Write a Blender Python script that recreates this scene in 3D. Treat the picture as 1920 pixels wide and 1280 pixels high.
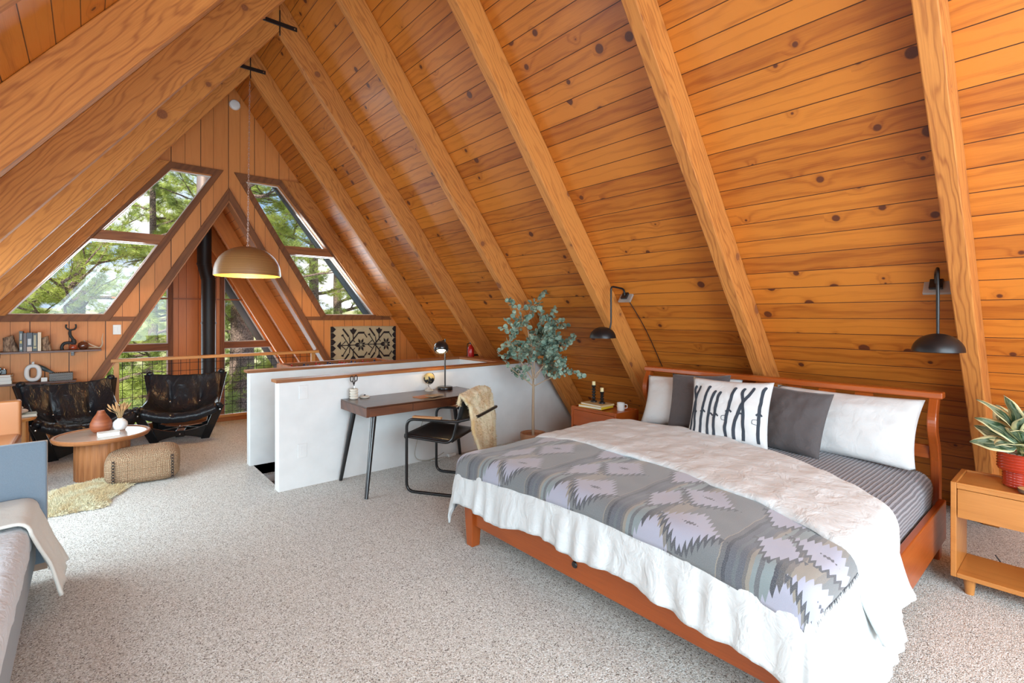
import bpy, bmesh, math, random
from math import pi, sin, cos, sqrt, atan2, radians as R
from mathutils import Vector as V, Matrix, noise as mnoise
from mathutils.geometry import tessellate_polygon
random.seed(7)
for o in list(bpy.data.objects): bpy.data.objects.remove(o)
S = bpy.context.scene
COL = S.collection
# ---------------------------------------------------------------- camera, world, sun, big lights, exposure
cam = bpy.data.cameras.new('camera'); co = bpy.data.objects.new('camera', cam); COL.objects.link(co)
co.location = (0, 0, 1.47); co.rotation_euler = (R(90), 0, R(-40.515))
cam.sensor_width = 36; cam.lens = 931.1/1920*36; cam.shift_y = -48/1920; cam.clip_start = .02; cam.clip_end = 300
S.camera = co
S.view_settings.view_transform = 'Standard'; S.view_settings.look = 'None'
S.view_settings.gamma = 1; S.view_settings.exposure = EXPOSURE = 0.30
S.view_settings.use_curve_mapping = False
try:
    S.cycles.max_bounces = 10; S.cycles.diffuse_bounces = 3; S.cycles.transparent_max_bounces = 16
    S.cycles.sample_clamp_indirect = 6
except Exception: pass
W = bpy.data.worlds.new('world'); S.world = W; W.use_nodes = True
wn = W.node_tree; wn.nodes.clear()
wo = wn.nodes.new('ShaderNodeOutputWorld'); wb = wn.nodes.new('ShaderNodeBackground')
tc = wn.nodes.new('ShaderNodeTexCoord'); mp = wn.nodes.new('ShaderNodeMapping'); mp.inputs[3].default_value = (1, 1, 2.5)
nz = wn.nodes.new('ShaderNodeTexNoise'); nz.inputs['Scale'].default_value = 3.2; nz.inputs['Detail'].default_value = 6
rp = wn.nodes.new('ShaderNodeValToRGB'); rp.color_ramp.elements[0].position = .42; rp.color_ramp.elements[0].color = (.33, .55, .95, 1)
rp.color_ramp.elements[1].position = .58; rp.color_ramp.elements[1].color = (1, 1, 1, 1)
wn.links.new(tc.outputs['Generated'], mp.inputs[0]); wn.links.new(mp.outputs[0], nz.inputs['Vector'])
wn.links.new(nz.outputs['Fac'], rp.inputs[0]); wn.links.new(rp.outputs[0], wb.inputs[0]); wb.inputs[1].default_value = 1.15
wn.links.new(wb.outputs[0], wo.inputs[0])

def light(kind, name, loc, rot, power, size=None, color=(1, 1, 1), size_y=None, spread=None, angle=None):
    l = bpy.data.lights.new(name, kind); o = bpy.data.objects.new(name, l); COL.objects.link(o)
    o.location = loc; o.rotation_euler = rot; l.energy = power; l.color = color
    if kind == 'AREA':
        l.shape = 'RECTANGLE'; l.size = size; l.size_y = size_y or size
        if spread: l.spread = R(spread)
    elif size is not None and kind != 'SUN': l.shadow_soft_size = size
    if angle: l.angle = R(angle)
    return o
light('SUN', 'sun', (0, 0, 12), (R(48), R(-18), R(-25)), 6.5, color=(1, .95, .82), angle=1.2)
CW = (.70, .89, 1.0)
light('AREA', 'rear_window_daylight', (.9, -3.05, 1.6), (R(90), 0, 0), 250, 3.6, CW, 2.3)
light('AREA', 'added_roof_fill', (-.12, -1.75, 2.25), (0, R(-53), 0), 145, 1.6, CW, 1.6)  # added fill at an invented roof window, brightens bed and floor
light('AREA', 'added_left_fill', (-1.25, 5.4, .98), (0, R(-84), R(24)), 105, .8, CW, 3.4)  # added fill by the left slope, lifts the lounge corner; no known dormer
light('AREA', 'added_near_left_fill', (-1.18, 1.7, 1.12), (0, R(-42), 0), 38, .8, CW, 3.0)  # unseen fill light put in to brighten the daybed and near carpet
light('AREA', 'gable_window_left_daylight', (.1, 8.02, 2.4), (R(-90), 0, 0), 60, .9, CW, 1.6)
light('AREA', 'gable_window_right_daylight', (2.9, 8.02, 2.4), (R(-90), 0, 0), 50, .9, CW, 1.6)
light('AREA', 'bay_window_left_daylight', (.55, 10.42, .6), (R(-90), 0, 0), 30, .9, CW, 2.2)
light('AREA', 'bay_window_right_daylight', (2.4, 10.42, .6), (R(-90), 0, 0), 30, .9, CW, 2.2)

# ---------------------------------------------------------------- helpers: properties
def tag(o, label=None, cat=None, group=None, kind=None):
    if label: o['label'] = label
    if cat: o['category'] = cat
    if group: o['group'] = group
    if kind: o['kind'] = kind
    return o
def empty(name, loc=(0, 0, 0), rz=0, label=None, cat=None, group=None, kind=None):
    o = bpy.data.objects.new(name, None); COL.objects.link(o); o.location = loc; o.rotation_euler = (0, 0, rz)
    o.empty_display_size = .05
    return tag(o, label, cat, group, kind)

# ---------------------------------------------------------------- helpers: mesh builder
class MB:
    def __init__(s): s.v = []; s.f = []; s.m = []; s.uv = {}
    def add(s, vs, fs, mi=0, T=None):
        b = len(s.v)
        s.v += [tuple(T @ V(p)) if T else tuple(p) for p in vs]
        s.f += [tuple(i+b for i in f) for f in fs]; s.m += [mi]*len(fs); return s
    def box(s, c, d, T=None, mi=0, taper=1):
        x, y, z = d[0]/2, d[1]/2, d[2]/2; t = taper
        vs = [(c[0]+a*x*(t if k < 0 else 1), c[1]+b*y*(t if k < 0 else 1), c[2]+k*z) for k in (-1, 1) for b in (-1, 1) for a in (-1, 1)]
        return s.add(vs, [(0, 2, 3, 1), (4, 5, 7, 6), (0, 1, 5, 4), (2, 6, 7, 3), (0, 4, 6, 2), (1, 3, 7, 5)], mi, T)
    def bb(s, x0, x1, y0, y1, z0, z1, T=None, mi=0):
        return s.box(((x0+x1)/2, (y0+y1)/2, (z0+z1)/2), (x1-x0, y1-y0, z1-z0), T, mi)
    def beam(s, p0, p1, w, d, up=(0, 0, 1), mi=0):
        p0, p1 = V(p0), V(p1); a = (p1-p0).normalized(); u = V(up); u = (u-a*u.dot(a)).normalized(); r = a.cross(u)
        vs = [p+r*(i*w/2)+u*(j*d/2) for p in (p0, p1) for j in (-1, 1) for i in (-1, 1)]
        return s.add(vs, [(0, 2, 3, 1), (4, 5, 7, 6), (0, 1, 5, 4), (2, 6, 7, 3), (0, 4, 6, 2), (1, 3, 7, 5)], mi)
    def tube(s, pts, r, n=10, cap=True, mi=0, closed=False):
        pts = [V(p) for p in pts]; m = len(pts); rs = r if isinstance(r, (list, tuple)) else [r]*m
        prev = None; rings = []
        for i, p in enumerate(pts):
            if closed: t = (pts[(i+1) % m]-pts[i-1]).normalized()
            else: t = (pts[min(i+1, m-1)]-pts[max(i-1, 0)]).normalized()
            if prev is None:
                a = V((0, 0, 1)) if abs(t.z) < .9 else V((1, 0, 0)); u = t.cross(a).normalized()
            else: u = (prev-t*prev.dot(t)).normalized()
            prev = u; w = t.cross(u)
            rings.append([p+(u*cos(2*pi*k/n)+w*sin(2*pi*k/n))*rs[i] for k in range(n)])
        vs = [q for g in rings for q in g]; fs = []
        for i in range(m if closed else m-1):
            j = (i+1) % m
            for k in range(n): fs.append((i*n+k, i*n+(k+1) % n, j*n+(k+1) % n, j*n+k))
        if cap and not closed: fs += [tuple(range(n))[::-1], tuple((m-1)*n+k for k in range(n))]
        return s.add(vs, fs, mi)
    def lathe(s, prof, c=(0, 0, 0), n=32, T=None, mi=0, sx=1, sy=1, cap=True):
        vs = [(c[0]+r*cos(2*pi*k/n)*sx, c[1]+r*sin(2*pi*k/n)*sy, c[2]+z) for r, z in prof for k in range(n)]; m = len(prof)
        fs = [(i*n+k, i*n+(k+1) % n, (i+1)*n+(k+1) % n, (i+1)*n+k) for i in range(m-1) for k in range(n)]
        if cap:
            if prof[0][0] > 1e-5: fs.append(tuple(range(n))[::-1])
            if prof[-1][0] > 1e-5: fs.append(tuple((m-1)*n+k for k in range(n)))
        return s.add(vs, fs, mi, T)
    def sph(s, c, r, n=16, sc=(1, 1, 1), T=None, mi=0):
        return s.lathe_s(c, r, n, sc, T, mi)
    def lathe_s(s, c, r, n, sc, T, mi):
        m = n//2; vs = []; fs = []
        for i in range(m+1):
            t = pi*i/m
            for k in range(n): vs.append((c[0]+r*sin(t)*cos(2*pi*k/n)*sc[0], c[1]+r*sin(t)*sin(2*pi*k/n)*sc[1], c[2]-r*cos(t)*sc[2]))
        for i in range(m):
            for k in range(n): fs.append((i*n+k, i*n+(k+1) % n, (i+1)*n+(k+1) % n, (i+1)*n+k))
        return s.add(vs, fs, mi, T)
    def poly(s, loops, fn, t0, t1, mi=0):
        """extrude polygon with holes; fn(a,b,t)->point"""
        tri = tessellate_polygon([[V((a, b, 0)) for a, b in L] for L in loops])
        flat = [p for L in loops for p in L]; n = len(flat)
        vs = [fn(a, b, t0) for a, b in flat]+[fn(a, b, t1) for a, b in flat]
        fs = [tuple(t) for t in tri]+[tuple(n+i for i in t)[::-1] for t in tri]
        b = 0
        for L in loops:
            m = len(L)
            for i in range(m): j = (i+1) % m; fs.append((b+i, b+j, n+b+j, n+b+i))
            b += m
        return s.add(vs, fs, mi)
    def grid(s, fn, nu, nv, mi=0, cu=False, uv=None):
        b = len(s.v)
        vs = [fn(i/nu, j/nv) for j in range(nv+1) for i in range(nu+(0 if cu else 1))]; w = nu if cu else nu+1
        fs = []
        for j in range(nv):
            for i in range(nu): a = j*w+i; c = j*w+(i+1) % w; fs.append((a, c, c+w, a+w))
        if uv:
            for j in range(nv+1):
                for i in range(w): s.uv[b+j*w+i] = uv(i/nu, j/nv)
        return s.add(vs, fs, mi)
    def build(s, name, mat, parent=None, grain=None, smooth=False, bevel=0, seg=2, sub=0, solid=0, weld=0, recalc=True, auto=40):
        me = bpy.data.meshes.new(name); me.from_pydata(s.v, [], s.f); me.update()
        for mm in (mat if isinstance(mat, (list, tuple)) else [mat]): me.materials.append(mm)
        for p, mi in zip(me.polygons, s.m): p.material_index = mi
        uvl = me.uv_layers.new(name='UVMap')
        if s.uv:
            for l in me.loops: uvl.data[l.index].uv = s.uv.get(l.vertex_index, (0, 0))
        else:
            g = V(grain).normalized() if grain else V((0, 0, 1))
            for p in me.polygons:
                n = p.normal; gg = g-n*g.dot(n)
                if gg.length < .25: gg = n.orthogonal()
                gg.normalize(); w = n.cross(gg)
                if w.dot(V((1, .9, .8))) < 0: w = -w
                for li in p.loop_indices:
                    q = me.vertices[me.loops[li].vertex_index].co
                    uvl.data[li].uv = (q.dot(gg), q.dot(w))
        bm = bmesh.new(); bm.from_mesh(me)
        if weld: bmesh.ops.remove_doubles(bm, verts=bm.verts, dist=weld)
        if recalc: bmesh.ops.recalc_face_normals(bm, faces=bm.faces)
        bm.to_mesh(me); bm.free()
        if smooth:
            for p in me.polygons: p.use_smooth = True
        o = bpy.data.objects.new(name, me); COL.objects.link(o)
        if parent: o.parent = parent
        if solid:
            md = o.modifiers.new('s', 'SOLIDIFY'); md.thickness = solid; md.offset = 0
        if bevel:
            md = o.modifiers.new('b', 'BEVEL'); md.width = bevel; md.segments = seg; md.limit_method = 'ANGLE'; md.angle_limit = R(35); md.harden_normals = False
        if sub:
            md = o.modifiers.new('u', 'SUBSURF'); md.levels = sub; md.render_levels = sub
        if smooth and auto and not sub:
            try: me.set_sharp_from_angle(angle=R(auto))
            except Exception: pass
        return o
def copy_tree(o, parent=None):
    c = o.copy(); COL.objects.link(c)
    if parent: c.parent = parent
    for ch in [x for x in list(COL.objects) if x.parent == o]: copy_tree(ch, c)
    return c
def arc(c, r, a0, a1, n, e1, e2):
    c = V(c); e1 = V(e1); e2 = V(e2)
    return [c+e1*(r*cos(a0+(a1-a0)*i/n))+e2*(r*sin(a0+(a1-a0)*i/n)) for i in range(n+1)]
def fillet(pts, r, n=6):
    pts = [V(p) for p in pts]; out = [pts[0]]
    for i in range(1, len(pts)-1):
        a, b, c = pts[i-1], pts[i], pts[i+1]; u = (a-b); w = (c-b); rr = min(r, u.length*.49, w.length*.49)
        p, q = b+u.normalized()*rr, b+w.normalized()*rr
        for k in range(n+1): t = k/n; out.append(p*(1-t)**2+b*(2*t*(1-t))+q*t*t)
    out.append(pts[-1]); return out

# ---------------------------------------------------------------- helpers: node materials
class NT:
    def __init__(s, name):
        s.mat = bpy.data.materials.new(name); s.mat.use_nodes = True; s.t = s.mat.node_tree; s.t.nodes.clear()
        s.out = s.t.nodes.new('ShaderNodeOutputMaterial'); s.b = s.t.nodes.new('ShaderNodeBsdfPrincipled')
        s.t.links.new(s.b.outputs[0], s.out.inputs[0])
    def n(s, ty): return s.t.nodes.new('ShaderNode'+ty)
    def L(s, a, i):
        if isinstance(a, bpy.types.NodeSocket): s.t.links.new(a, i)
        elif a is not None:
            try: i.default_value = a
            except Exception:
                i.default_value = (a[0], a[1], a[2], 1) if hasattr(a, '__len__') else a
    def m(s, op, a, b=None, c=None):
        x = s.n('Math'); x.operation = op; s.L(a, x.inputs[0]); s.L(b, x.inputs[1]); s.L(c, x.inputs[2]); return x.outputs[0]
    def ss(s, x, a, b): # smoothstep
        y = s.n('MapRange'); y.interpolation_type = 'SMOOTHSTEP'; s.L(x, y.inputs[0]); s.L(a, y.inputs[1]); s.L(b, y.inputs[2]); return y.outputs[0]
    def xyz(s, x=0, y=0, z=0):
        c = s.n('CombineXYZ'); s.L(x, c.inputs[0]); s.L(y, c.inputs[1]); s.L(z, c.inputs[2]); return c.outputs[0]
    def sep(s, v): x = s.n('SeparateXYZ'); s.L(v, x.inputs[0]); return x.outputs
    def uv(s): return s.n('TexCoord').outputs['UV']
    def obj(s): return s.n('TexCoord').outputs['Object']
    def rnd(s): return s.n('ObjectInfo').outputs['Random']
    def noise(s, v, sc=1, det=3, rough=.5, dist=0, col=False):
        x = s.n('TexNoise'); s.L(v, x.inputs['Vector']); x.inputs['Scale'].default_value = sc; x.inputs['Detail'].default_value = det
        x.inputs['Roughness'].default_value = rough; x.inputs['Distortion'].default_value = dist; return x.outputs['Color' if col else 'Fac']
    def vor(s, v, sc=1, feat='F1', rand=1):
        x = s.n('TexVoronoi'); x.feature = feat; s.L(v, x.inputs['Vector']); x.inputs['Scale'].default_value = sc; x.inputs['Randomness'].default_value = rand; return x.outputs
    def white(s, v): x = s.n('TexWhiteNoise'); x.noise_dimensions = '3D'; s.L(v, x.inputs[0]); return x.outputs[0]
    def mix(s, f, a, b, mode='MIX'):
        x = s.n('Mix'); x.data_type = 'RGBA'; x.blend_type = mode; x.clamp_factor = True
        s.L(f, x.inputs[0])
        for q, i in ((a, x.inputs[6]), (b, x.inputs[7])):
            if isinstance(q, bpy.types.NodeSocket): s.t.links.new(q, i)
            else: i.default_value = (*q[:3], 1)
        return x.outputs[2]
    def mixv(s, f, a, b): return s.m('ADD', a, s.m('MULTIPLY', f, s.m('SUBTRACT', b, a)))
    def bump(s, h, st=.3, dist=.01, nrm=None):
        x = s.n('Bump'); x.inputs['Strength'].default_value = st; x.inputs['Distance'].default_value = dist; s.L(h, x.inputs['Height'])
        if nrm: s.L(nrm, x.inputs['Normal'])
        return x.outputs[0]
    def fin(s, col=None, rough=.5, metal=0, nrm=None, **k):
        s.L(col, s.b.inputs['Base Color']) if isinstance(col, bpy.types.NodeSocket) else setattr(s.b.inputs['Base Color'], 'default_value', (*col, 1))
        s.L(rough, s.b.inputs['Roughness']); s.L(metal, s.b.inputs['Metallic'])
        if nrm: s.L(nrm, s.b.inputs['Normal'])
        for kk, vv in k.items(): s.L(vv, s.b.inputs[kk.replace('_', ' ')])
        return s.mat
def plain(name, c, rough=.5, metal=0, nb=0, nscale=200, **k):
    t = NT(name); h = None; col = c
    if nb:
        f = t.noise(t.obj(), nscale, 3); h = t.bump(f, nb, .003)
        col = t.mix(t.noise(t.obj(), nscale*.12, 3), tuple(x*.9 for x in c), tuple(min(1, x*1.08) for x in c))
    return t.fin(col, rough, metal, h, **k)
def wood(name, lite, dark, plank=0, knots=0, rough=.38, groove=(.05, .02, .01), vary=.35, freq=34, warp=0, knotcol=(.10, .035, .015), seam=.03, bump=.25, kscale=3.0, figure=.55, coat=0.0, swirl=9.0, kmax=.026):
    t = NT(name); u0, v0, _ = t.sep(t.uv()); rnd = t.rnd()
    off = t.m('MULTIPLY', rnd, 37.0) if not plank else 0.0
    u = t.m('ADD', u0, off); v = t.m('ADD', v0, off if not plank else 0.0); pid = rnd; gm = None
    if plank:
        vv = v0
        if warp: vv = t.m('ADD', v0, t.m('MULTIPLY', t.m('SINE', t.m('MULTIPLY', v0, 19.3)), warp))
        q = t.m('DIVIDE', vv, plank); pid = t.m('FLOOR', q); fr = t.m('SUBTRACT', q, pid)
        gd = t.m('ABSOLUTE', t.m('SUBTRACT', fr, .5)); gm = t.ss(gd, .5-seam, .5-seam*.35)
        r1 = t.white(t.xyz(pid, 3.1, 7.7)); u = t.m('ADD', u0, t.m('MULTIPLY', r1, 53.0))
    r2 = t.white(t.xyz(pid, 1.3, 2.9))
    # knots
    kv = t.xyz(u, v, t.m('MULTIPLY', pid, 5.0) if plank else 0.0)
    vo = t.n('TexVoronoi'); vo.feature = 'F1'; vo.voronoi_dimensions = '3D' if not plank else '2D'
    kv2 = t.xyz(u, t.m('MULTIPLY', v, 1.0), 0.0)
    t.L(kv2, vo.inputs['Vector']); vo.inputs['Scale'].default_value = kscale; vo.inputs['Randomness'].default_value = .95; vo.voronoi_dimensions = '2D'
    kd = t.m('DIVIDE', vo.outputs['Distance'], kscale); kr = t.sep(vo.outputs['Color'])[0]
    infl = t.m('MULTIPLY', t.m('EXPONENT', t.m('MULTIPLY', kd, -38.0)), t.m('GREATER_THAN', kr, 1-knots) if knots else 0.0)
    # grain
    w1 = t.noise(t.xyz(t.m('MULTIPLY', u, 1.1), t.m('MULTIPLY', v, 6.0), pid), 1, 3, .55)
    ring = t.m('ADD', t.m('MULTIPLY', v, freq), t.m('ADD', t.m('MULTIPLY', w1, swirl), t.m('MULTIPLY', infl, 6.0)))
    lines = t.m('POWER', t.m('ADD', .5, t.m('MULTIPLY', .5, t.m('SINE', t.m('MULTIPLY', ring, 2.2)))), 3.0)
    fine = t.noise(t.xyz(t.m('MULTIPLY', u, 5.0), t.m('MULTIPLY', v, 160.0), pid), 1, 4, .6)
    broad = t.noise(t.xyz(t.m('MULTIPLY', u, .9), t.m('MULTIPLY', v, 7.0), t.m('MULTIPLY', pid, 3.3)), 1, 2)
    f = t.m('ADD', t.m('MULTIPLY', lines, figure), t.m('ADD', t.m('MULTIPLY', t.m('SUBTRACT', fine, .5), .9), t.m('MULTIPLY', t.m('SUBTRACT', broad, .45), .6)))
    if vary: f = t.m('ADD', f, t.m('MULTIPLY', t.m('SUBTRACT', r2, .5), vary*2))
    f = t.m('ADD', f, .1)
    cl = t.mix(f, lite, dark)
    if knots:
        ksz = t.m('MULTIPLY', t.m('SUBTRACT', kr, 1-knots), kmax/knots)
        km = t.m('MULTIPLY', t.ss(kd, t.m('ADD', ksz, .008), t.m('MULTIPLY', ksz, .9)), t.m('GREATER_THAN', kr, 1-knots))
        kk = t.mix(t.noise(t.xyz(t.m('MULTIPLY', u, 90.0), t.m('MULTIPLY', v, 90.0), 0.0), 1, 2), tuple(x*.55 for x in knotcol), tuple(x*1.9 for x in knotcol))
        cl = t.mix(km, cl, kk); halo = t.ss(kd, t.m('ADD', ksz, .05), ksz); cl = t.mix(t.m('MULTIPLY', t.m('MULTIPLY', halo, t.m('GREATER_THAN', kr, 1-knots)), .3), cl, dark)
    h = t.m('MULTIPLY', fine, .25)
    if gm is not None: cl = t.mix(gm, cl, groove); h = t.m('SUBTRACT', h, t.m('MULTIPLY', gm, 2.0))
    return t.fin(cl, t.m('ADD', rough, t.m('MULTIPLY', fine, .12)), 0, t.bump(h, bump, .004), Coat_Weight=coat, Coat_Roughness=.15)
# ---------------------------------------------------------------- materials
M = {}
M['ceil'] = wood('ceiling_pine', (.60, .192, .022), (.28, .060, .005), plank=.137, knots=.30, kscale=4.3, rough=.42, vary=.30, seam=.026, groove=(.045, .012, .004), knotcol=(.045, .014, .009), kmax=.031, freq=40, figure=.36, bump=.4, coat=.04)
M['beam'] = wood('beam_fir', (.60, .225, .045), (.29, .078, .012), knots=.42, kscale=2.3, rough=.60, vary=.24, freq=75, figure=.50, swirl=26.0, kmax=.040, knotcol=(.20, .07, .025))
M['panel'] = wood('gable_panelling', (.68, .25, .060), (.48, .145, .028), plank=.165, knots=.03, warp=.022, rough=.45, vary=.16, seam=.022, groove=(.04, .010, .003), freq=34, figure=.14)
M['trim'] = wood('dark_trim_wood', (.23, .078, .020), (.13, .038, .009), rough=.55, vary=.15, freq=30)
M['bay'] = wood('bay_panelling', (.66, .215, .035), (.48, .13, .018), plank=.15, warp=.02, rough=.35, vary=.16, seam=.028, groove=(.08, .02, .006), freq=14, figure=.12)
M['jamb'] = wood('jamb_wood', (.42, .15, .040), (.27, .08, .018), rough=.4, vary=.15, freq=30)
M['rail'] = wood('rail_wood', (.62, .29, .085), (.45, .18, .04), rough=.4, vary=.15, freq=30, figure=.3)
M['capw'] = wood('cap_wood', (.38, .135, .035), (.22, .066, .015), rough=.45, vary=.15, freq=30)
M['prow'] = wood('bay_ceiling_pine', (.60, .20, .032), (.42, .11, .014), plank=.13, rough=.7, vary=.2, seam=.03, groove=(.06, .02, .006), figure=.2)
M['prowbeam'] = wood('bay_beam_wood', (.60, .18, .024), (.44, .115, .012), rough=.6, vary=.1, figure=.25)
M['cherry'] = wood('cherry_wood', (.42, .088, .012), (.25, .046, .006), rough=.28, vary=.1, freq=20, figure=.25, coat=.3)
M['walnut'] = wood('walnut_wood', (.085, .030, .014), (.035, .013, .008), rough=.25, vary=.2, freq=26, figure=.5, coat=.3)
M['shelf'] = wood('shelf_wood', (.13, .045, .022), (.07, .024, .012), rough=.35, vary=.2, freq=26, figure=.4)
M['teak'] = wood('table_teak', (.42, .165, .058), (.26, .085, .026), rough=.35, vary=.25, freq=22, figure=.5)
M['oak'] = wood('nightstand_oak', (.55, .22, .052), (.40, .14, .028), rough=.32, vary=.1, freq=24, figure=.25, coat=.2)
M['wall'] = plain('white_wall_paint', (.80, .80, .79), .55, nb=.04, nscale=60)
M['white'] = plain('white_plastic', (.80, .80, .78), .35)
M['black'] = plain('black_metal', (.010, .010, .011), .28, 0, Coat_Weight=.3)
M['blackw'] = plain('black_lacquered_wood', (.008, .008, .009), .22, 0)
M['chrome'] = plain('chrome', (.8, .8, .8), .15, 1)
M['grayfascia'] = plain('blue_grey_paint', (.14, .20, .24), .5)
M['soffit'] = wood('pale_grey_soffit_boards', (.46, .46, .46), (.40, .40, .41), plank=.15, rough=.5, vary=.1, seam=.04, groove=(.10, .10, .11), figure=.1)
t = NT('window_glass'); t.b.inputs['Roughness'].default_value = 0
g1 = t.n('BsdfTransparent'); g2 = t.n('BsdfGlossy'); g2.inputs['Roughness'].default_value = .01; fr = t.n('Fresnel'); fr.inputs[0].default_value = 1.35
mx = t.n('MixShader'); t.L(t.m('MULTIPLY', fr.outputs[0], .8), mx.inputs[0]); t.t.links.new(g1.outputs[0], mx.inputs[1]); t.t.links.new(g2.outputs[0], mx.inputs[2]); t.t.links.new(mx.outputs[0], t.out.inputs[0])
M['glass'] = t.mat
# carpet: speckled loop pile
t = NT('berber_carpet'); ob = t.obj()
big = t.noise(ob, 1.6, 2); vo = t.n('TexVoronoi'); dv = t.noise(ob, 60, 2, .6, col=True)
ad = t.n('VectorMath'); ad.operation = 'MULTIPLY_ADD'; t.L(dv, ad.inputs[0]); ad.inputs[1].default_value = (.012, .012, .012); t.L(ob, ad.inputs[2])
t.L(ad.outputs[0], vo.inputs['Vector']); vo.inputs['Scale'].default_value = 215; rc = t.sep(vo.outputs['Color'])
c = t.mix(t.ss(rc[0], .10, .34), (.13, .105, .082), (.63, .59, .525)); c = t.mix(t.ss(rc[1], .45, .9), c, (.88, .865, .83)); c = t.mix(t.m('MULTIPLY', t.ss(rc[2], .80, .9), .6), c, (.34, .25, .18))
c = t.mix(t.m('MULTIPLY', big, .12), c, (.5, .42, .34)); sp = t.noise(ob, 140, 2, .6)
M['carpet'] = t.fin(c, .95, 0, t.bump(t.m('SUBTRACT', sp, t.m('MULTIPLY', vo.outputs['Distance'], .6)), .6, .010), Sheen_Weight=.2)
t = NT('roof_shingles'); u, v, _ = t.sep(t.uv()); br = t.n('TexBrick'); t.L(t.uv(), br.inputs[0]); br.inputs['Scale'].default_value = 5
br.inputs['Color1'].default_value = (.22, .10, .07, 1); br.inputs['Color2'].default_value = (.30, .16, .12, 1); br.inputs['Mortar'].default_value = (.05, .03, .03, 1)
M['shingle'] = t.fin(br.outputs[0], .9)

# ---------------------------------------------------------------- the shell
RX, RZ, TS = 1.5, 4.77, 4/3          # ridge x, ridge height, roof slope
YG, YB, YP = 7.86, -3.2, 10.5        # gable wall, rear wall, far wall of the projecting bay
YO = 8.60
TL = 1.31                              # the left slope is a touch shallower
SC = {1: (.6, .8), -1: (1/sqrt(1+TL*TL), TL/sqrt(1+TL*TL))}
def cz(x): return RZ-TS*abs(x-RX)
def struct(o): o['kind'] = 'structure'; return o
# floor with the stair opening
m = MB()
m.poly([[(-2.3, YB), (5.2, YB), (5.2, YG+.04), (-2.3, YG+.04)], [(1.24, 4.52), (3.68, 4.52), (3.68, 5.36), (1.24, 5.36)]], lambda a, b, t: (a, b, t), 0, -.12)
struct(m.build('floor', M['carpet']))
# roof slopes (interior boards run along the ridge)
for s in (1, -1):
    m = MB()
    def cp(a, b, t, s=s): # a along ridge, b down slope
        k, q = SC[s]; return (RX+s*(b*k+t*q), a, RZ-b*q+t*k)
    m.poly([[(YB-.3, -.0), (YO, -.0), (YO, 6.6), (YB-.3, 6.6)]], cp, .0, .03, 0)
    if s == 1: pass
    struct(m.build('ceiling', M['ceil'], grain=(0, 1, 0)))
    m = MB(); m.poly([[(YB-.3, -.25), (YO, -.25), (YO, 6.6), (YB-.3, 6.6)]], cp, .04, .25, 0)
    struct(m.build('trim_%d' % (20+s), M['shingle'], grain=(0, 1, 0)))
    m = MB(); m.poly([[(YG+.2, .05), (YO, .05), (YO, 6.6), (YG+.2, 6.6)]], cp, -.05, -.004, 0)
    struct(m.build('trim_%d' % (24+s), M['soffit'], grain=(0, 1, 0)))
    m = MB(); m.poly([[(YO-.06, .2), (YO, .2), (YO, 6.6), (YO-.06, 6.6)]], cp, -.13, -.05, 0)
    struct(m.build('trim_%d' % (28+s), M['grayfascia'], grain=(0, 1, 0)))
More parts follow.
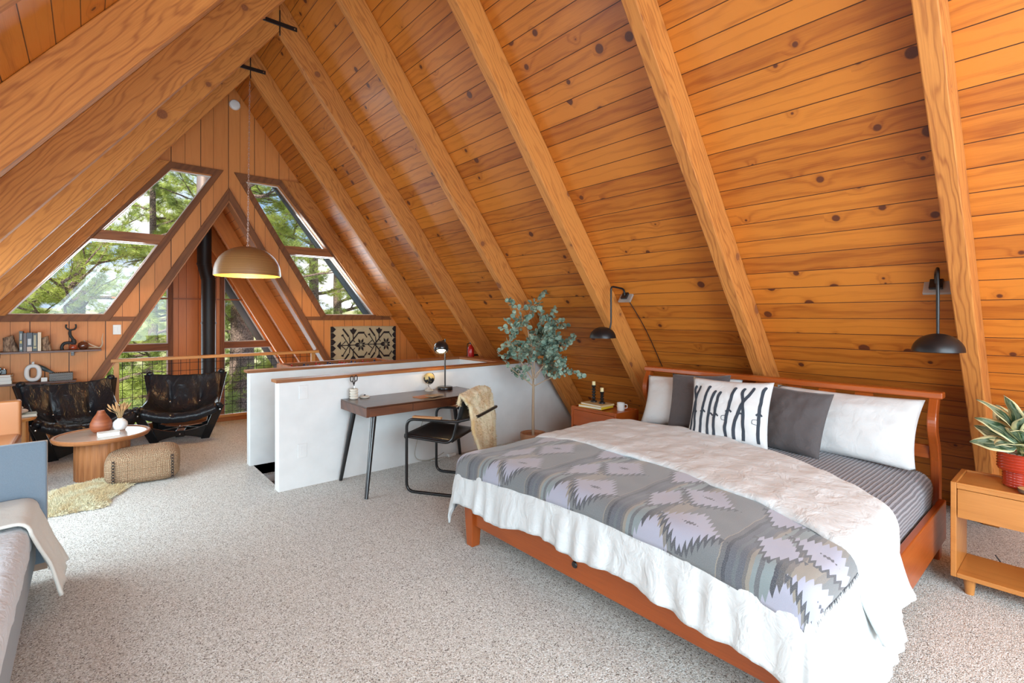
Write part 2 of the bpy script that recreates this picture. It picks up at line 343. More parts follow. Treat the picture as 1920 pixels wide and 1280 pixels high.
# gable wall with two tall slanting windows a side and the A-shaped opening
def mir(L): return [(3.0-x, z) for x, z in L][::-1]
OZ, OS = 3.10, 1.74
def ox(z, s=1, d=0): return RX+s*((OZ+d-z)/OS)
holeL = [(-.70, 1.487), (.153, 1.487), (1.304, 3.405), (.836, 3.405)]
outer = [(-2.2, -.1), (ox(-.1, -1), -.1), (RX, OZ), (ox(-.1, 1), -.1), (5.2, -.1), (RX, RZ+.1)]
yfn = lambda a, b, t: (a, t, b)
m = MB(); m.poly([outer, holeL, mir(holeL)], yfn, YG, YG+.16); struct(m.build('wall_back', M['panel'], grain=(0, 0, 1)))
for k, mr in ((0, False), (1, True)):
    X = (lambda x: 3-x) if mr else (lambda x: x)
    W0 = empty('window_%d' % (k+1), (0, 0, 0)); struct(W0)
    def q(pts): return [(X(x), z) for x, z in pts]
    m = MB()
    # casing boards round the opening, dark
    L = [(-.70, 1.487), (.153, 1.487), (1.304, 3.405), (.836, 3.405)]
    out = [(-.86, 1.405), (.20, 1.405), (1.435, 3.487), (.795, 3.487)]
    m.poly([q(out), q(L)], yfn, YG-.028, YG+.0)
    m.build('window_frame', M['trim'], W0, grain=(.5, 0, .8), bevel=.004)
    m = MB(); m.poly([q([(.034, 2.40), (.714, 2.40), (.787, 2.52), (.128, 2.52)])], yfn, YG-.02, YG+.12)
    m.build('mullion', M['capw'], W0, grain=(1, 0, 0), bevel=.004)
    m = MB() # pale inner stop round each pane
    for P in ([(-.70, 1.487), (.153, 1.487), (.70, 2.40), (.028, 2.40)], [(.125, 2.52), (.773, 2.52), (1.304, 3.405), (.836, 3.405)]):
        cx = sum(p[0] for p in P)/4; czz = sum(p[1] for p in P)/4
        I = [(x+(cx-x)*.045, z+(czz-z)*.022) for x, z in P]
        m.poly([q(P), q(I)], yfn, YG+.09, YG+.12)
    m.build('stop', M['white'], W0)
    for P in ([(-.70, 1.487), (.153, 1.487), (.714, 2.40), (.034, 2.40)], [(.125, 2.52), (.78, 2.52), (1.304, 3.405), (.836, 3.405)]):
        m = MB(); m.poly([q(P)], yfn, YG+.10, YG+.106); m.build('pane', M['glass'], W0)
    # band board at sill height running to the opening
    m = MB(); xo = ox(1.44, -1)
    m.poly([q([(-.97, 1.405), (xo-.05, 1.405), (xo-.01, 1.46), (-.93, 1.46)])], yfn, YG-.02, YG)
    struct(m.build('trim_%d' % (40+k), M['trim'], grain=(1, 0, 0)))
    # beam that lies against the gable between window and roof
    s = 1 if mr else -1
    m = MB(); a = (RX+s*(RZ-.375-3.48)/TS, 3.48); b = (RX+s*(RZ-.375-1.47)/TS, 1.47)
    m.poly([[(a[0], 3.48), (b[0], 1.47), (b[0]+s*.281, 1.47), (a[0]+s*.281, 3.48)]], yfn, YG-.07, YG-.001)
    struct(m.build('trim_%d' % (44+k), M['beam'], grain=(s*.6, 0, -.8), bevel=.004))
# casing and jambs of the A-shaped opening
for s in (1, -1):
    m = MB(); top = (RX, OZ); z0 = -.05
    m.poly([[(RX, OZ-.01), (RX, OZ+.16), (ox(z0, s, .16), z0), (ox(z0, s, -.01), z0)]], yfn, YG-.03, YG)
    struct(m.build('trim_%d' % (50+s), M['trim'], grain=(s*.5, 0, -.86), bevel=.004))
    m = MB(); m.poly([[(RX, OZ-.045), (RX, OZ+.0), (ox(z0, s), z0), (ox(z0, s, -.045), z0)]], yfn, YG-.02, YG+.18)
    struct(m.build('trim_%d' % (54+s), M['jamb'], grain=(s*.5, 0, -.86), bevel=.003))
m = MB(); m.bb(-.3, 3.3, YG+.0, YG+.06, 0, .06); struct(m.build('baseboard_back', M['jamb'], grain=(1, 0, 0), bevel=.005))
m = MB(); m.bb(-.3, 3.3, YG+.04, YG+.1, -.3, 0); struct(m.build('trim_60', M['jamb'], grain=(1, 0, 0)))
# the projecting bay beyond the opening
PZ, PS = 3.24, 1.74
nl = sqrt(1+PS*PS)
for s in (1, -1):
    def pp(a, b, t, s=s): return (RX+s*(b/nl+t*PS/nl), a, PZ-b*PS/nl+t/nl)
    m = MB(); m.poly([[(YG+.165, 0), (YP+.02, 0), (YP+.02, 6.6), (YG+.165, 6.6)]], pp, 0, .03); struct(m.build('ceiling', M['prow'], grain=(0, 1, 0)))
    m = MB(); m.poly([[(YG+.17, -.1), (YP+.28, -.1), (YP+.28, 6.6), (YG+.17, 6.6)]], pp, .035, .2); struct(m.build('trim_%d' % (64+s), M['shingle'], grain=(0, 1, 0)))
    m = MB(); m.poly([[(YP+.22, 0), (YP+.28, 0), (YP+.28, 6.6), (YP+.22, 6.6)]], pp, -.22, .03); struct(m.build('trim_%d' % (68+s), M['grayfascia'], grain=(0, 1, 0)))
    for i, y in enumerate((8.75, 9.85) if s > 0 else ()):
        m = MB(); m.poly([[(y, .1), (y+.09, .1), (y+.09, 6.5), (y, 6.5)]], pp, -.20, -.002)
        o = m.build('bay_rafter', M['prowbeam'], grain=(s/nl, 0, -PS/nl), bevel=.003)
        tag(o, ('orange-stained %s rafter %s the projecting bay' % ('right' if s > 0 else 'left', 'just inside' if i == 0 else 'near the far window wall of')), 'beam', 'rafters of the window bay')
def gx(z, s=1, zz=3.0): return RX+s*(zz-z)/PS
m = MB(); holes = []
for s in (1, -1):
    f = lambda x, s=s: RX+s*(x-RX)
    h1 = [(f(1.93), .985), (f(2.658), .985), (f(1.93), 2.25)]; h2 = [(f(1.93), -1.5), (f(4.08), -1.5), (f(2.724), .87), (f(1.93), .87)]
    holes += [h1 if s > 0 else h1[::-1], h2 if s > 0 else h2[::-1]]
m.poly([[(-1.9, -2.6), (4.9, -2.6), (RX, PZ)]]+holes, yfn, YP, YP+.12); struct(m.build('wall_far', M['bay'], grain=(0, 0, 1)))
for s, k in ((1, 3), (-1, 4)):
    f = lambda x, s=s: RX+s*(x-RX)
    W0 = empty('window_%d' % k); struct(W0)
    m = MB(); m.bb(min(f(1.86), f(1.93)), max(f(1.86), f(1.93)), YP-.03, YP+.02, -2.4, 2.4); m.build('window_frame', M['trim'] if 1 else 0, W0, grain=(0, 0, 1), bevel=.004)
    m = MB(); m.poly([[(f(1.93), .87), (f(2.75), .87), (f(2.68), .985), (f(1.93), .985)]], yfn, YP-.03, YP+.06); m.build('mullion', M['trim'], W0, grain=(1, 0, 0))
    m = MB(); h1 = [(f(1.93), .985), (f(2.658), .985), (f(1.93), 2.25)]; i1 = [(f(1.95), 1.0), (f(2.62), 1.0), (f(1.95), 2.19)]
    m.poly([h1, i1], yfn, YP+.04, YP+.07)
    h2 = [(f(1.93), -1.5), (f(4.08), -1.5), (f(2.724), .87), (f(1.93), .87)]; i2 = [(f(1.95), -1.48), (f(4.03), -1.48), (f(2.70), .855), (f(1.95), .855)]
    m.poly([h2, i2], yfn, YP+.04, YP+.07); m.build('stop', M['white'], W0)
    for P in (h1, h2):
        m = MB(); m.poly([P], yfn, YP+.05, YP+.056); m.build('pane', M['glass'], W0)
m = MB(); m.bb(.3, 2.7, YP-.02, YP, 1.76, 1.785); struct(m.build('trim_61', M['jamb'], grain=(1, 0, 0)))
m = MB(); m.bb(-2, 5, YG-.0, YP+.2, -2.7, -2.6); struct(m.build('floor', M['jamb'], grain=(1, 0, 0)))
# rear wall behind the camera with a wide window
m = MB(); m.poly([[(-2.2, -.1), (5.2, -.1), (RX, RZ+.1)], [(-.9, .45), (2.7, .45), (2.7, 2.85), (.3, 2.85), (-.9, 1.45)]], yfn, YB-.15, YB); struct(m.build('wall_front', M['panel'], grain=(0, 0, 1)))
# made-up windows on the left slope, out of view, framing the added fill lights
kL, qL = SC[-1]
for i, (ya, yb, za, zb) in enumerate(((3.7, 7.1, .60, 1.38), (.25, 3.15, .78, 1.50), (-2.6, -.9, 1.7, 3.0))):
    W0 = empty('window_%d' % (5+i)); struct(W0); ba, bb_ = (RZ-zb)/qL, (RZ-za)/qL
    def lp_(a, b, t): return (RX-(b*kL+t*qL), a, RZ-b*qL+t*kL)
    m = MB(); m.poly([[(ya-.07, ba-.07), (yb+.07, ba-.07), (yb+.07, bb_+.07), (ya-.07, bb_+.07)], [(ya, ba), (yb, ba), (yb, bb_), (ya, bb_)]], lp_, -.03, -.001); m.build('window_frame', M['trim'], W0, grain=(0, 1, 0), bevel=.004)
    m = MB(); m.poly([[(ya, ba), (yb, ba), (yb, bb_), (ya, bb_)]], lp_, -.008, -.003); m.build('pane', M['glass'], W0)
# half walls round the stairs
def halfwall(y0, y1, x0, x1, sq):
    m = MB()
    xt = RX+(RZ-.92)/TS; xb = RX+RZ/TS
    m.poly([[(x0, -.1), (x1 if sq else xb, -.1), (x1 if sq else xt, .91), (x0, .91)]], yfn, y0, y1)
    return m
struct(halfwall(4.41, 4.52, 1.21, 0, False).build('wall_stair_front', M['wall'], bevel=.004))
struct(halfwall(5.36, 5.47, 1.205, 3.8, True).build('wall_stair_rear', M['wall'], bevel=.004))
m = MB(); m.bb(3.68, 3.79, 4.521, 5.359, -1.2, .91); struct(m.build('wall_stair_end', M['wall']))
m = MB(); m.poly([[(1.185, .91), (RX+(RZ-.91)/TS-.01, .91), (RX+(RZ-.935)/TS-.01, .935), (1.185, .935)]], yfn, 4.39, 4.54); struct(m.build('trim_1', M['capw'], grain=(1, 0, 0), bevel=.004))
m = MB(); m.bb(1.18, 3.81, 5.34, 5.49, .91, .935); struct(m.build('trim_2', M['capw'], grain=(1, 0, 0), bevel=.004))
m = MB(); m.bb(3.66, 3.81, 4.541, 5.339, .91, .935); struct(m.build('trim_3', M['capw'], grain=(0, 1, 0), bevel=.004))
m = MB(); m.bb(1.24, 3.68, 5.365, 5.40, -2.5, -.1); m.bb(1.24, 3.68, 4.48, 4.515, -2.5, -.1); struct(m.build('wall_stairwell', M['wall']))
m = MB()
for i in range(9): m.bb(1.24+i*.27, 1.54+i*.27, 4.52, 5.36, -2.6, -.19*(i+1))
o = m.build('staircase', plain('grey_stair_carpet', (.22, .22, .23), .95, nb=.5, nscale=150)); tag(o, 'dark grey carpeted stairs going down between the two white half walls', 'stairs')
# rafters
LBL = {0: 'nearest the camera, over the right nightstand', 1: 'landing behind the middle of the bed', 2: 'landing beside the left bedside table', 3: 'landing behind the potted tree', 4: 'with a black steel strap at its peak, near the stair end', 5: 'last before the gable wall, carrying the pendant chain'}
LBLL = {0: 'nearest the camera', 1: 'second from the camera', 2: 'pale broad one in the top left corner', 3: 'next behind the pale broad one', 4: 'under the nearer black steel strap', 5: 'closest to the gable window'}
for i, y in enumerate((.42, 1.68, 2.96, 4.20, 5.43, 6.64)):
    for s in (1, -1):
        m = MB()
        def cp(a, b, t, s=s): return (RX+s*(b*.6+t*.8), a, RZ-b*.8+t*.6)
        b0 = .001; x_in = 0
        # plumb cut at the ridge
        vs = []
        d = .225
        for yy in (y, y+.088):
            k, q = SC[s]; ts = q/k; vs += [(RX+s*.002, yy, RZ-.003), (RX+s*.002, yy, RZ-d/k), (RX+s*(RZ-.0-d/k)/ts, yy, .0), (RX+s*(RZ-.003)/ts, yy, .0)]
        m.add(vs, [(0, 1, 2, 3), (7, 6, 5, 4), (0, 4, 5, 1), (1, 5, 6, 2), (2, 6, 7, 3), (3, 7, 4, 0)])
        o = m.build('rafter', M['beam'], grain=(s*.6, 0, -.8), bevel=.006)
        tag(o, ('right-hand roof rafter ' + LBL[i]) if s > 0 else ('left-hand roof rafter ' + LBLL[i]), 'beam', 'sloping roof rafters')
for y, w in ((5.43, 'the nearer pair of rafters'), (6.64, 'the pair of rafters that carries the pendant')):
    e = empty('ridge_strap', (RX, y, 4.465), 0, 'black steel strap bolted across the peak of ' + w, 'bracket', 'black rafter straps')
    m = MB(); m.bb(-.17, .17, -.012, -.001, -.022, .022); m.bb(-.005, .005, -.014, -.001, -.12, .14); m.build('strap', M['black'], e, bevel=.002)
    for s in (1, -1):
        m = MB(); m.lathe([(0, .006), (.006, .006), (.009, 0)], n=12, T=Matrix.Translation((s*.145, -.012, 0)) @ Matrix.Rotation(pi/2, 4, 'X')); m.build('bolt', M['chrome'], e)
# ================================================================ BED
def cloth(name, c, rough=.85, nb=.25, sc=14, fine=350, lo=.9):
    t = NT(name); o = t.obj(); f = t.noise(o, sc, 4, .55, .6); w = t.noise(o, fine, 2)
    return t.fin(t.mix(w, tuple(x*lo for x in c), c), rough, 0, t.bump(w, .15, .001, t.bump(f, nb, .03)), Sheen_Weight=.15)
M['linen'] = cloth('white_linen', (.69, .72, .72), nb=.5, sc=11)
M['linen2'] = cloth('white_pillow_linen', (.68, .68, .67), nb=.2, sc=14)
M['ivory'] = cloth('ivory_cotton', (.80, .78, .71), nb=.2, sc=14)
M['greycl'] = cloth('charcoal_linen', (.10, .085, .085), nb=.25, sc=16, fine=500, lo=.7)
t = NT('grey_ribbed_coverlet'); u, v, _ = t.sep(t.uv()); wv = t.m('ADD', v, t.m('MULTIPLY', t.noise(t.obj(), 9, 2), .012))
sn = t.m('SINE', t.m('MULTIPLY', wv, 2*pi/.021)); rib = t.ss(sn, -.6, .5)
M['coverlet'] = t.fin(t.mix(rib, (.115, .11, .125), (.27, .265, .29)), .9, 0, t.bump(rib, .7, .006), Sheen_Weight=.2)
# woven blanket: u runs along the bed's width, v across the strip
t = NT('woven_blanket'); u, v, _ = t.sep(t.uv())
PER = .53; CP = .37
s0 = t.m('DIVIDE', u, PER); s = t.m('SUBTRACT', s0, t.m('FLOOR', s0))
wob = t.m('MULTIPLY', t.m('SUBTRACT', t.noise(t.xyz(t.m('MULTIPLY', u, 3.0), t.m('MULTIPLY', t.m('FLOOR', t.m('MULTIPLY', v, 60.0)), .12), 0.0), 1, 2), .5), .06)
def tri(x, p): q = t.m('DIVIDE', x, p); q = t.m('SUBTRACT', q, t.m('FLOOR', q)); return t.m('ABSOLUTE', t.m('SUBTRACT', t.m('MULTIPLY', q, 2.0), 1.0))
cr = t.n('ValToRGB'); cr.color_ramp.interpolation = 'CONSTANT'
G_, BE, DK, SL, TE, LV = (.165, .18, .185), (.27, .245, .20), (.055, .06, .072), (.10, .11, .13), (.21, .26, .265), (.38, .39, .48)
st = [(0, G_), (.09, (.21, .20, .18)), (.13, BE), (.25, (.16, .15, .135)), (.285, (.09, .09, .09)), (.32, DK), (.345, TE), (.41, (.12, .13, .14)), (.44, TE), (.47, BE), (.50, (.14, .135, .13)), (.52, SL), (.565, (.12, .14, .15)), (.59, SL), (.64, DK), (.665, (.12, .125, .13)), (.70, BE), (.71, G_)]
e = cr.color_ramp.elements
while len(e) < len(st): e.new(.5)
for q, (p, c_) in zip(e, st): q.position = p; q.color = (*c_, 1)
t.L(t.m('ADD', s, wob), cr.inputs[0]); col = cr.outputs[0]
teeth = tri(u, .022)
def diamond(cs, cv, hw, hh, col, core=True):
    w0 = t.m('DIVIDE', t.m('SUBTRACT', v, cv-CP/2), CP); row = t.m('FLOOR', w0); w = t.m('MULTIPLY', t.m('SUBTRACT', t.m('SUBTRACT', w0, row), .5), CP)
    q0 = t.m('SUBTRACT', t.m('SUBTRACT', s0, t.m('MULTIPLY', row, .17)), cs-.5); du = t.m('MULTIPLY', t.m('SUBTRACT', t.m('SUBTRACT', q0, t.m('FLOOR', q0)), .5), PER)
    a = t.m('DIVIDE', t.m('ABSOLUTE', du), hw); b = t.m('DIVIDE', t.m('ABSOLUTE', w), hh); dd = t.m('ADD', t.m('ADD', a, b), t.m('MULTIPLY', teeth, .34))
    col = t.mix(t.m('MULTIPLY', t.m('LESS_THAN', dd, 1.42), t.m('LESS_THAN', w, 0.0)), col, (.075, .08, .09))
    col = t.mix(t.m('LESS_THAN', dd, 1.14), col, LV)
    if core:
        ce = t.m('ADD', t.m('DIVIDE', t.m('ABSOLUTE', t.m('ADD', du, t.m('MULTIPLY', w, .5))), .040), t.m('DIVIDE', t.m('ABSOLUTE', w), .022))
        col = t.mix(t.m('LESS_THAN', t.m('ADD', ce, t.m('MULTIPLY', tri(u, .014), .8)), 1.15), col, (.10, .10, .12))
    return col
col = diamond(.42, .38, .085, .160, col, False)
col = diamond(.0, .20, .130, .160, col)
mel = t.noise(t.xyz(t.m('MULTIPLY', u, 380.0), t.m('MULTIPLY', v, 220.0), 0.0), 1, 2)
col = t.mix(t.m('MULTIPLY', t.ss(mel, .4, .7), .25), col, (.36, .36, .38))
M['blanket'] = t.fin(col, .95, 0, t.bump(mel, .4, .002), Sheen_Weight=.3)

BX0, BX1, BY0, BY1 = 1.875, 3.93, .64, 2.60
bed = empty('bed', (2.9, 1.62, 0), 0, 'king-size cherry-stained wooden bed with curved sleigh headboard under the sloping pine wall', 'bed')
def P(o): # parent keeping world coords for things whose mesh is written in world space
    return o
class Off:
    pass
def wbuild(mb, parent, name, mat, **k):
    L = parent.location; rz = parent.rotation_euler.z
    if L.length or rz:
        T = (Matrix.Translation(L) @ Matrix.Rotation(rz, 4, 'Z')).inverted()
        mb.v = [tuple(T @ V(p)) for p in mb.v]
    return mb.build(name, mat, parent, **k)
m = MB(); m.bb(1.87, 1.905, .66, 2.58, .135, .275); wbuild(m, bed, 'foot_rail', M['cherry'], grain=(0, 1, 0), bevel=.006)
m = MB(); m.lathe([(0, .006), (.014, .006), (.018, 0)], n=16, T=Matrix.Translation((1.868, 1.70, .215)) @ Matrix.Rotation(-pi/2, 4, 'Y')); wbuild(m, bed, 'bolt_cap', M['black'])
for y in (.575, 2.60):
    m = MB(); m.bb(1.90, 3.90, y-.005, y+.03, .135, .37); wbuild(m, bed, 'side_rail', M['cherry'], grain=(1, 0, 0), bevel=.006)
for y in (.62, 2.59):
    m = MB(); m.box((1.885, y, .135), (.085, .085, .27), taper=.72); wbuild(m, bed, 'leg', M['cherry'], grain=(0, 0, 1), bevel=.005)
ctrl = [(3.93, 0), (3.93, .3), (3.935, .56), (3.90, .68), (3.845, .78), (3.845, .87), (3.90, .975)]
def crv(pts, n=5):
    out = []
    for i in range(len(pts)-1):
        p0 = pts[max(i-1, 0)]; p1 = pts[i]; p2 = pts[i+1]; p3 = pts[min(i+2, len(pts)-1)]
        for k in range(n):
            t_ = k/n; out.append(tuple(.5*((2*b)+(-a+c)*t_+(2*a-5*b+4*c-d)*t_*t_+(-a+3*b-3*c+d)*t_**3) for a, b, c, d in zip(p0, p1, p2, p3)))
    out.append(tuple(pts[-1])); return out
cc = crv(ctrl)
for y in (.605, 2.60):
    m = MB(); L = [(x-.04, z) for x, z in cc]+[(x+.035, z) for x, z in cc[::-1]]
    m.poly([L], yfn, y-.005, y+.04); wbuild(m, bed, 'headboard_post', M['cherry'], grain=(0, 0, 1), bevel=.006)
m = MB(); m.bb(3.855, 3.945, .58, 2.66, .972, 1.012); wbuild(m, bed, 'top_rail', M['cherry'], grain=(0, 1, 0), bevel=.008)
m = MB(); m.bb(3.90, 3.93, .645, 2.60, .60, .68); wbuild(m, bed, 'lower_rail', M['cherry'], grain=(0, 1, 0), bevel=.005)
for k in range(7):
    y = .98+k*.215
    m = MB(); w = .05
    L = [(x-.008, z) for x, z in cc if z > .62]+[(x+.008, z) for x, z in cc[::-1] if z > .62]
    m.poly([L], yfn, y-w, y+w); wbuild(m, bed, 'slat', M['cherry'], grain=(0, 0, 1))
# mattress under the ribbed coverlet
def nz3(x, y, z=0): return mnoise.noise(V((x, y, z)))
def drape(px, py, rect, zt, r=.06, flare=.10, fold=0, kf=14, seed=0, amp=.006):
    x0, x1, y0, y1 = rect
    ex = min(max(px, x0), x1); ey = min(max(py, y0), y1); dx, dy = px-ex, py-ey; d = sqrt(dx*dx+dy*dy)
    crown = -.035*(((ey-(y0+y1)/2)/((y1-y0)/2))**4)
    z0 = zt+crown+amp*nz3(px*3.1+seed, py*3.1)+amp*.6*nz3(px*8+seed, py*8)
    if d < 1e-6: return (ex, ey, z0)
    nx, ny = dx/d, dy/d; q = r*pi/2
    if d < q: return (ex+nx*r*sin(d/r), ey+ny*r*sin(d/r), z0-r*(1-cos(d/r)))
    h = d-q; sarc = ex*1.0-ey*1.0+atan2(ny, nx)*.2
    f = fold*min(1, h/.15)*(sin(sarc*kf*2*pi*.35+seed+5.0*nz3(sarc*2.3, seed))*(.35+.5*nz3(sarc*1.7, seed, 3))+.9*nz3(sarc*13+seed, h*4)+.5*nz3(sarc*30, h*6, seed))
    o = r+flare*h+f
    return (ex+nx*o, ey+ny*o, z0-r-h*.985)
m = MB(); rect = (1.93, 3.84, .70, 2.55)
m.grid(lambda a, b: drape(1.93+a*1.86, .70-.30+b*(1.85+.60), rect, .575, .085, -.05, .004, 9, 3, .004), 30, 70, uv=lambda a, b: (a*1.86, b*2.45))
wbuild(m, bed, 'coverlet', M['coverlet'], smooth=True, solid=.006)
m = MB(); m.bb(1.93, 3.83, .68, 2.56, .28, .50); wbuild(m, bed, 'mattress', M['linen2'], bevel=.05, seg=4)

# white duvet
def ff(y): # top edge of the fold-back, as x over y
    q = min(max((y-.45)/2.2, 0), 1); return 2.66+.80*(1-(1-q)**2.6)-.10*q*q
def fu(y): # where the flap ends over the blanket
    q = min(max((y-.45)/2.2, 0), 1); return 2.10+.44*(1-(1-q)**2.4)-.05*q*q
R2 = (1.86, 4.2, .64, 2.60)
m = MB()
def duv(a, b):
    py = .64-.50+b*(1.96+.50+.36)
    xe = 2.60; px = (1.86-.33-.05*nz3(py*2.5, 9)-.06*max(0, 1-b*3))*(1-a)+xe*a
    near = max(0, 1-(py-.14)/.6)
    x, y, z = drape(px, py, R2, .605, .075, .16, .016, 22, 1, .010)
    return (x, y, max(z, .03+.01*near))
m.grid(duv, 60, 190)
duvet = m.build('duvet', M['linen'], smooth=True, solid=.012)
tag(duvet, 'crumpled white linen duvet hanging over the foot and sides of the wooden bed', 'duvet')
m = MB()
def flap(a, b):
    py = .64-.36+b*(1.96+.36+.30); yy = py
    x1 = ff(py); x0 = fu(py)+.012*sin(py*9)
    if py < .64: k = (.64-py); x0 += k*.25; x1 += k*.05
    px = x0*(1-a)+x1*a
    e = .006*nz3(px*14, py*5, 4)+.008*nz3(px*5, py*9, 2)
    x, y, z = drape(px, py, (1.0, 4.2, .64, 2.60), .640+e, .075, .30, .018, 15, 5, .008)
    ed = min(a, 1-a)
    return (x, y, z-.022*(1-min(1, ed/.06))**2)
m.grid(flap, 46, 150)
fl = m.build('folded_flap', M['linen'], duvet, smooth=True, solid=.016)
# blanket across the foot
m = MB()
def blk(a, b):
    py = .535-.0+b*(2.60+.40-.535); k = 1-b
    x0 = 1.86-.155-.02*sin(py*3); x1 = fu(py)+.06
    px = x0*(1-a)+x1*a
    px -= .05*max(0, .8-py)
    return drape(px, py, R2, .622, .078, .12, .010, 9, 1, .009)
m.grid(blk, 40, 140, uv=lambda a, b: (b*2.45, a*.84))
bl = m.build('throw_blanket', M['blanket'], smooth=True, solid=.006)
tag(bl, 'grey woven throw with pale serrated diamonds lying across the foot of the bed', 'blanket')
m = MB(); rr = random.Random(3)
def fr_(p, d, L=.022):
    q = (p[0]+d[0]*L, p[1]+d[1]*L, p[2]+d[2]*L); n = V((rr.uniform(-1, 1), rr.uniform(-1, 1), 0)).normalized()*.0012
    m.add([V(p)-n, V(p)+n, q], [(0, 1, 2)])
for i in range(260):
    a = i/259; p = V(blk(a, 0)); q = V(blk(a, .008)); d = (p-q).normalized(); d += V((rr.uniform(-.4, .4), rr.uniform(-.2, .2), rr.uniform(-.5, .1))); fr_(p, d.normalized(), .024)
for i in range(900):
    b = i/899; p = V(blk(0, b)); d = V((rr.uniform(-.5, .2), rr.uniform(-.4, .4), -1)); fr_(p, d.normalized(), .010)
m.build('fringe', plain('grey_fringe', (.10, .10, .11), .9), bl)
# pillows
def pillow_fn(w, h, t, pin=.06, seed=0, wr=.012):
    def fn(a, b, side):
        x = a*2-1; y = b*2-1
        X = x*w/2*(1-pin*(1-y*y)*abs(x)**2); Y = y*h/2*(1-pin*(1-x*x)*abs(y)**2)
        e = max(0, (1-x**2))**.55*max(0, (1-y**2))**.55
        z = side*t/2*e+wr*nz3(x*3+seed, y*3, side)*min(1, e*3)+side*wr*.5*nz3(x*7+seed, y*7, 2)*min(1, e*3)
        return V((X, Y, z))
    return fn
def pillow(name, loc, rot, w, h, t, mat, label, group=None, seed=0, pin=.06, matb=None, sag=0):
    f = pillow_fn(w, h, t, pin, seed); m = MB()
    m.grid(lambda a, b: f(a, b, 1), 28, 24); m.grid(lambda a, b: f(a, b, -1), 28, 24, mi=1 if matb else 0)
    o = m.build(name, [mat, matb] if matb else mat, smooth=True, weld=.0005, auto=0)
    o.matrix_world = Matrix.Translation(loc) @ rot; tag(o, label, 'pillow', group); return o, f
def lean(rz, tilt, roll=0): # local x across, y up, z towards the foot of the bed
    B = Matrix(((0, 0, -1), (-1, 0, 0), (0, 1, 0))).to_4x4()
    return Matrix.Rotation(rz, 4, 'Z') @ Matrix.Rotation(tilt, 4, 'Y') @ B @ Matrix.Rotation(roll, 4, 'Z')
pillow('pillow', (3.76, 1.09, .765), lean(R(-3), R(26)), .86, .44, .17, M['linen2'], 'large white linen pillow at the right end of the headboard', 'white pillows against the headboard', 1)
pillow('pillow', (3.75, 2.15, .765), lean(R(6), R(26), R(3)), .80, .44, .17, M['linen2'], 'large white linen pillow at the left end of the headboard', 'white pillows against the headboard', 5)
pillow('cushion', (3.57, 1.32, .775), lean(R(-6), R(24), R(-2)), .46, .44, .15, M['greycl'], 'square charcoal cushion right of the white ski cushion', 'charcoal cushions', 9)
pillow('cushion', (3.59, 1.985, .795), lean(R(6), R(20), R(3)), .46, .46, .15, M['greycl'], 'square charcoal cushion left of the white ski cushion', 'charcoal cushions', 13)
sk, f = pillow('ski_cushion', (3.40, 1.655, .795), lean(R(4), R(18), R(1)), .56, .47, .17, M['linen2'], 'white cushion printed with a row of dark vintage skis, in front of the charcoal cushions', None, 17, .07,
    plain('tan_canvas', (.62, .36, .18), .85))
m = MB()
def strip(pts, w, tip=True):
    n = 22; P_ = []
    L = crv([(a, b) for a, b in pts], 8); rows = []
    for i, (a, b) in enumerate(L):
        a2, b2 = L[min(i+1, len(L)-1)]; a1, b1 = L[max(i-1, 0)]; dx, dy = a2-a1, (b2-b1)*.84; l = sqrt(dx*dx+dy*dy) or 1; nx, ny = -dy/l, dx/l
        k = i/(len(L)-1); ww = w*(1 if k < .9 or not tip else max(.15, sqrt(max(0, 1-((k-.9)/.1)**2))))
        rows.append((a+nx*ww, b+ny*ww/.84, a-nx*ww, b-ny*ww/.84))
    vs = []
    for r_ in rows:
        for a, b in ((r_[0], r_[1]), ((r_[0]+r_[2])/2, (r_[1]+r_[3])/2), (r_[2], r_[3])):
            p = f(min(max(a, .02), .98), min(max(b, .02), .98), 1); vs.append(p+V((0, 0, .0022)))
    m.add(vs, [(3*i+j, 3*i+j+1, 3*i+j+4, 3*i+j+3) for i in range(len(rows)-1) for j in (0, 1)])
for a0, a1, tp in ((.045, .13, .86), (.105, .062, .86), (.20, .275, .87), (.30, .36, .80), (.385, .425, .79), (.53, .60, .88), (.63, .80, .90), (.735, .70, .88), (.90, .93, .92)):
    strip([(a0+.01, .10), (a0+.004, .30), (a0*.55+a1*.45, .62), (a1-.012, tp-.08), (a1+.012, tp)], .0185)
for a, b in ((.095, .45), (.225, .46), (.335, .42), (.405, .42), (.56, .50), (.70, .47), (.91, .50)):
    strip([(a-.035, b-.012), (a, b+.02), (a+.035, b-.012)], .010, False)
for a, b in ((.49, .40), (.845, .40)):
    strip([(a+.045, b+.03), (a-.005, b+.02), (a-.005, b-.03), (a+.04, b-.04)], .003, False)
m.build('ski_print', plain('dark_ink', (.035, .045, .06), .9), sk)

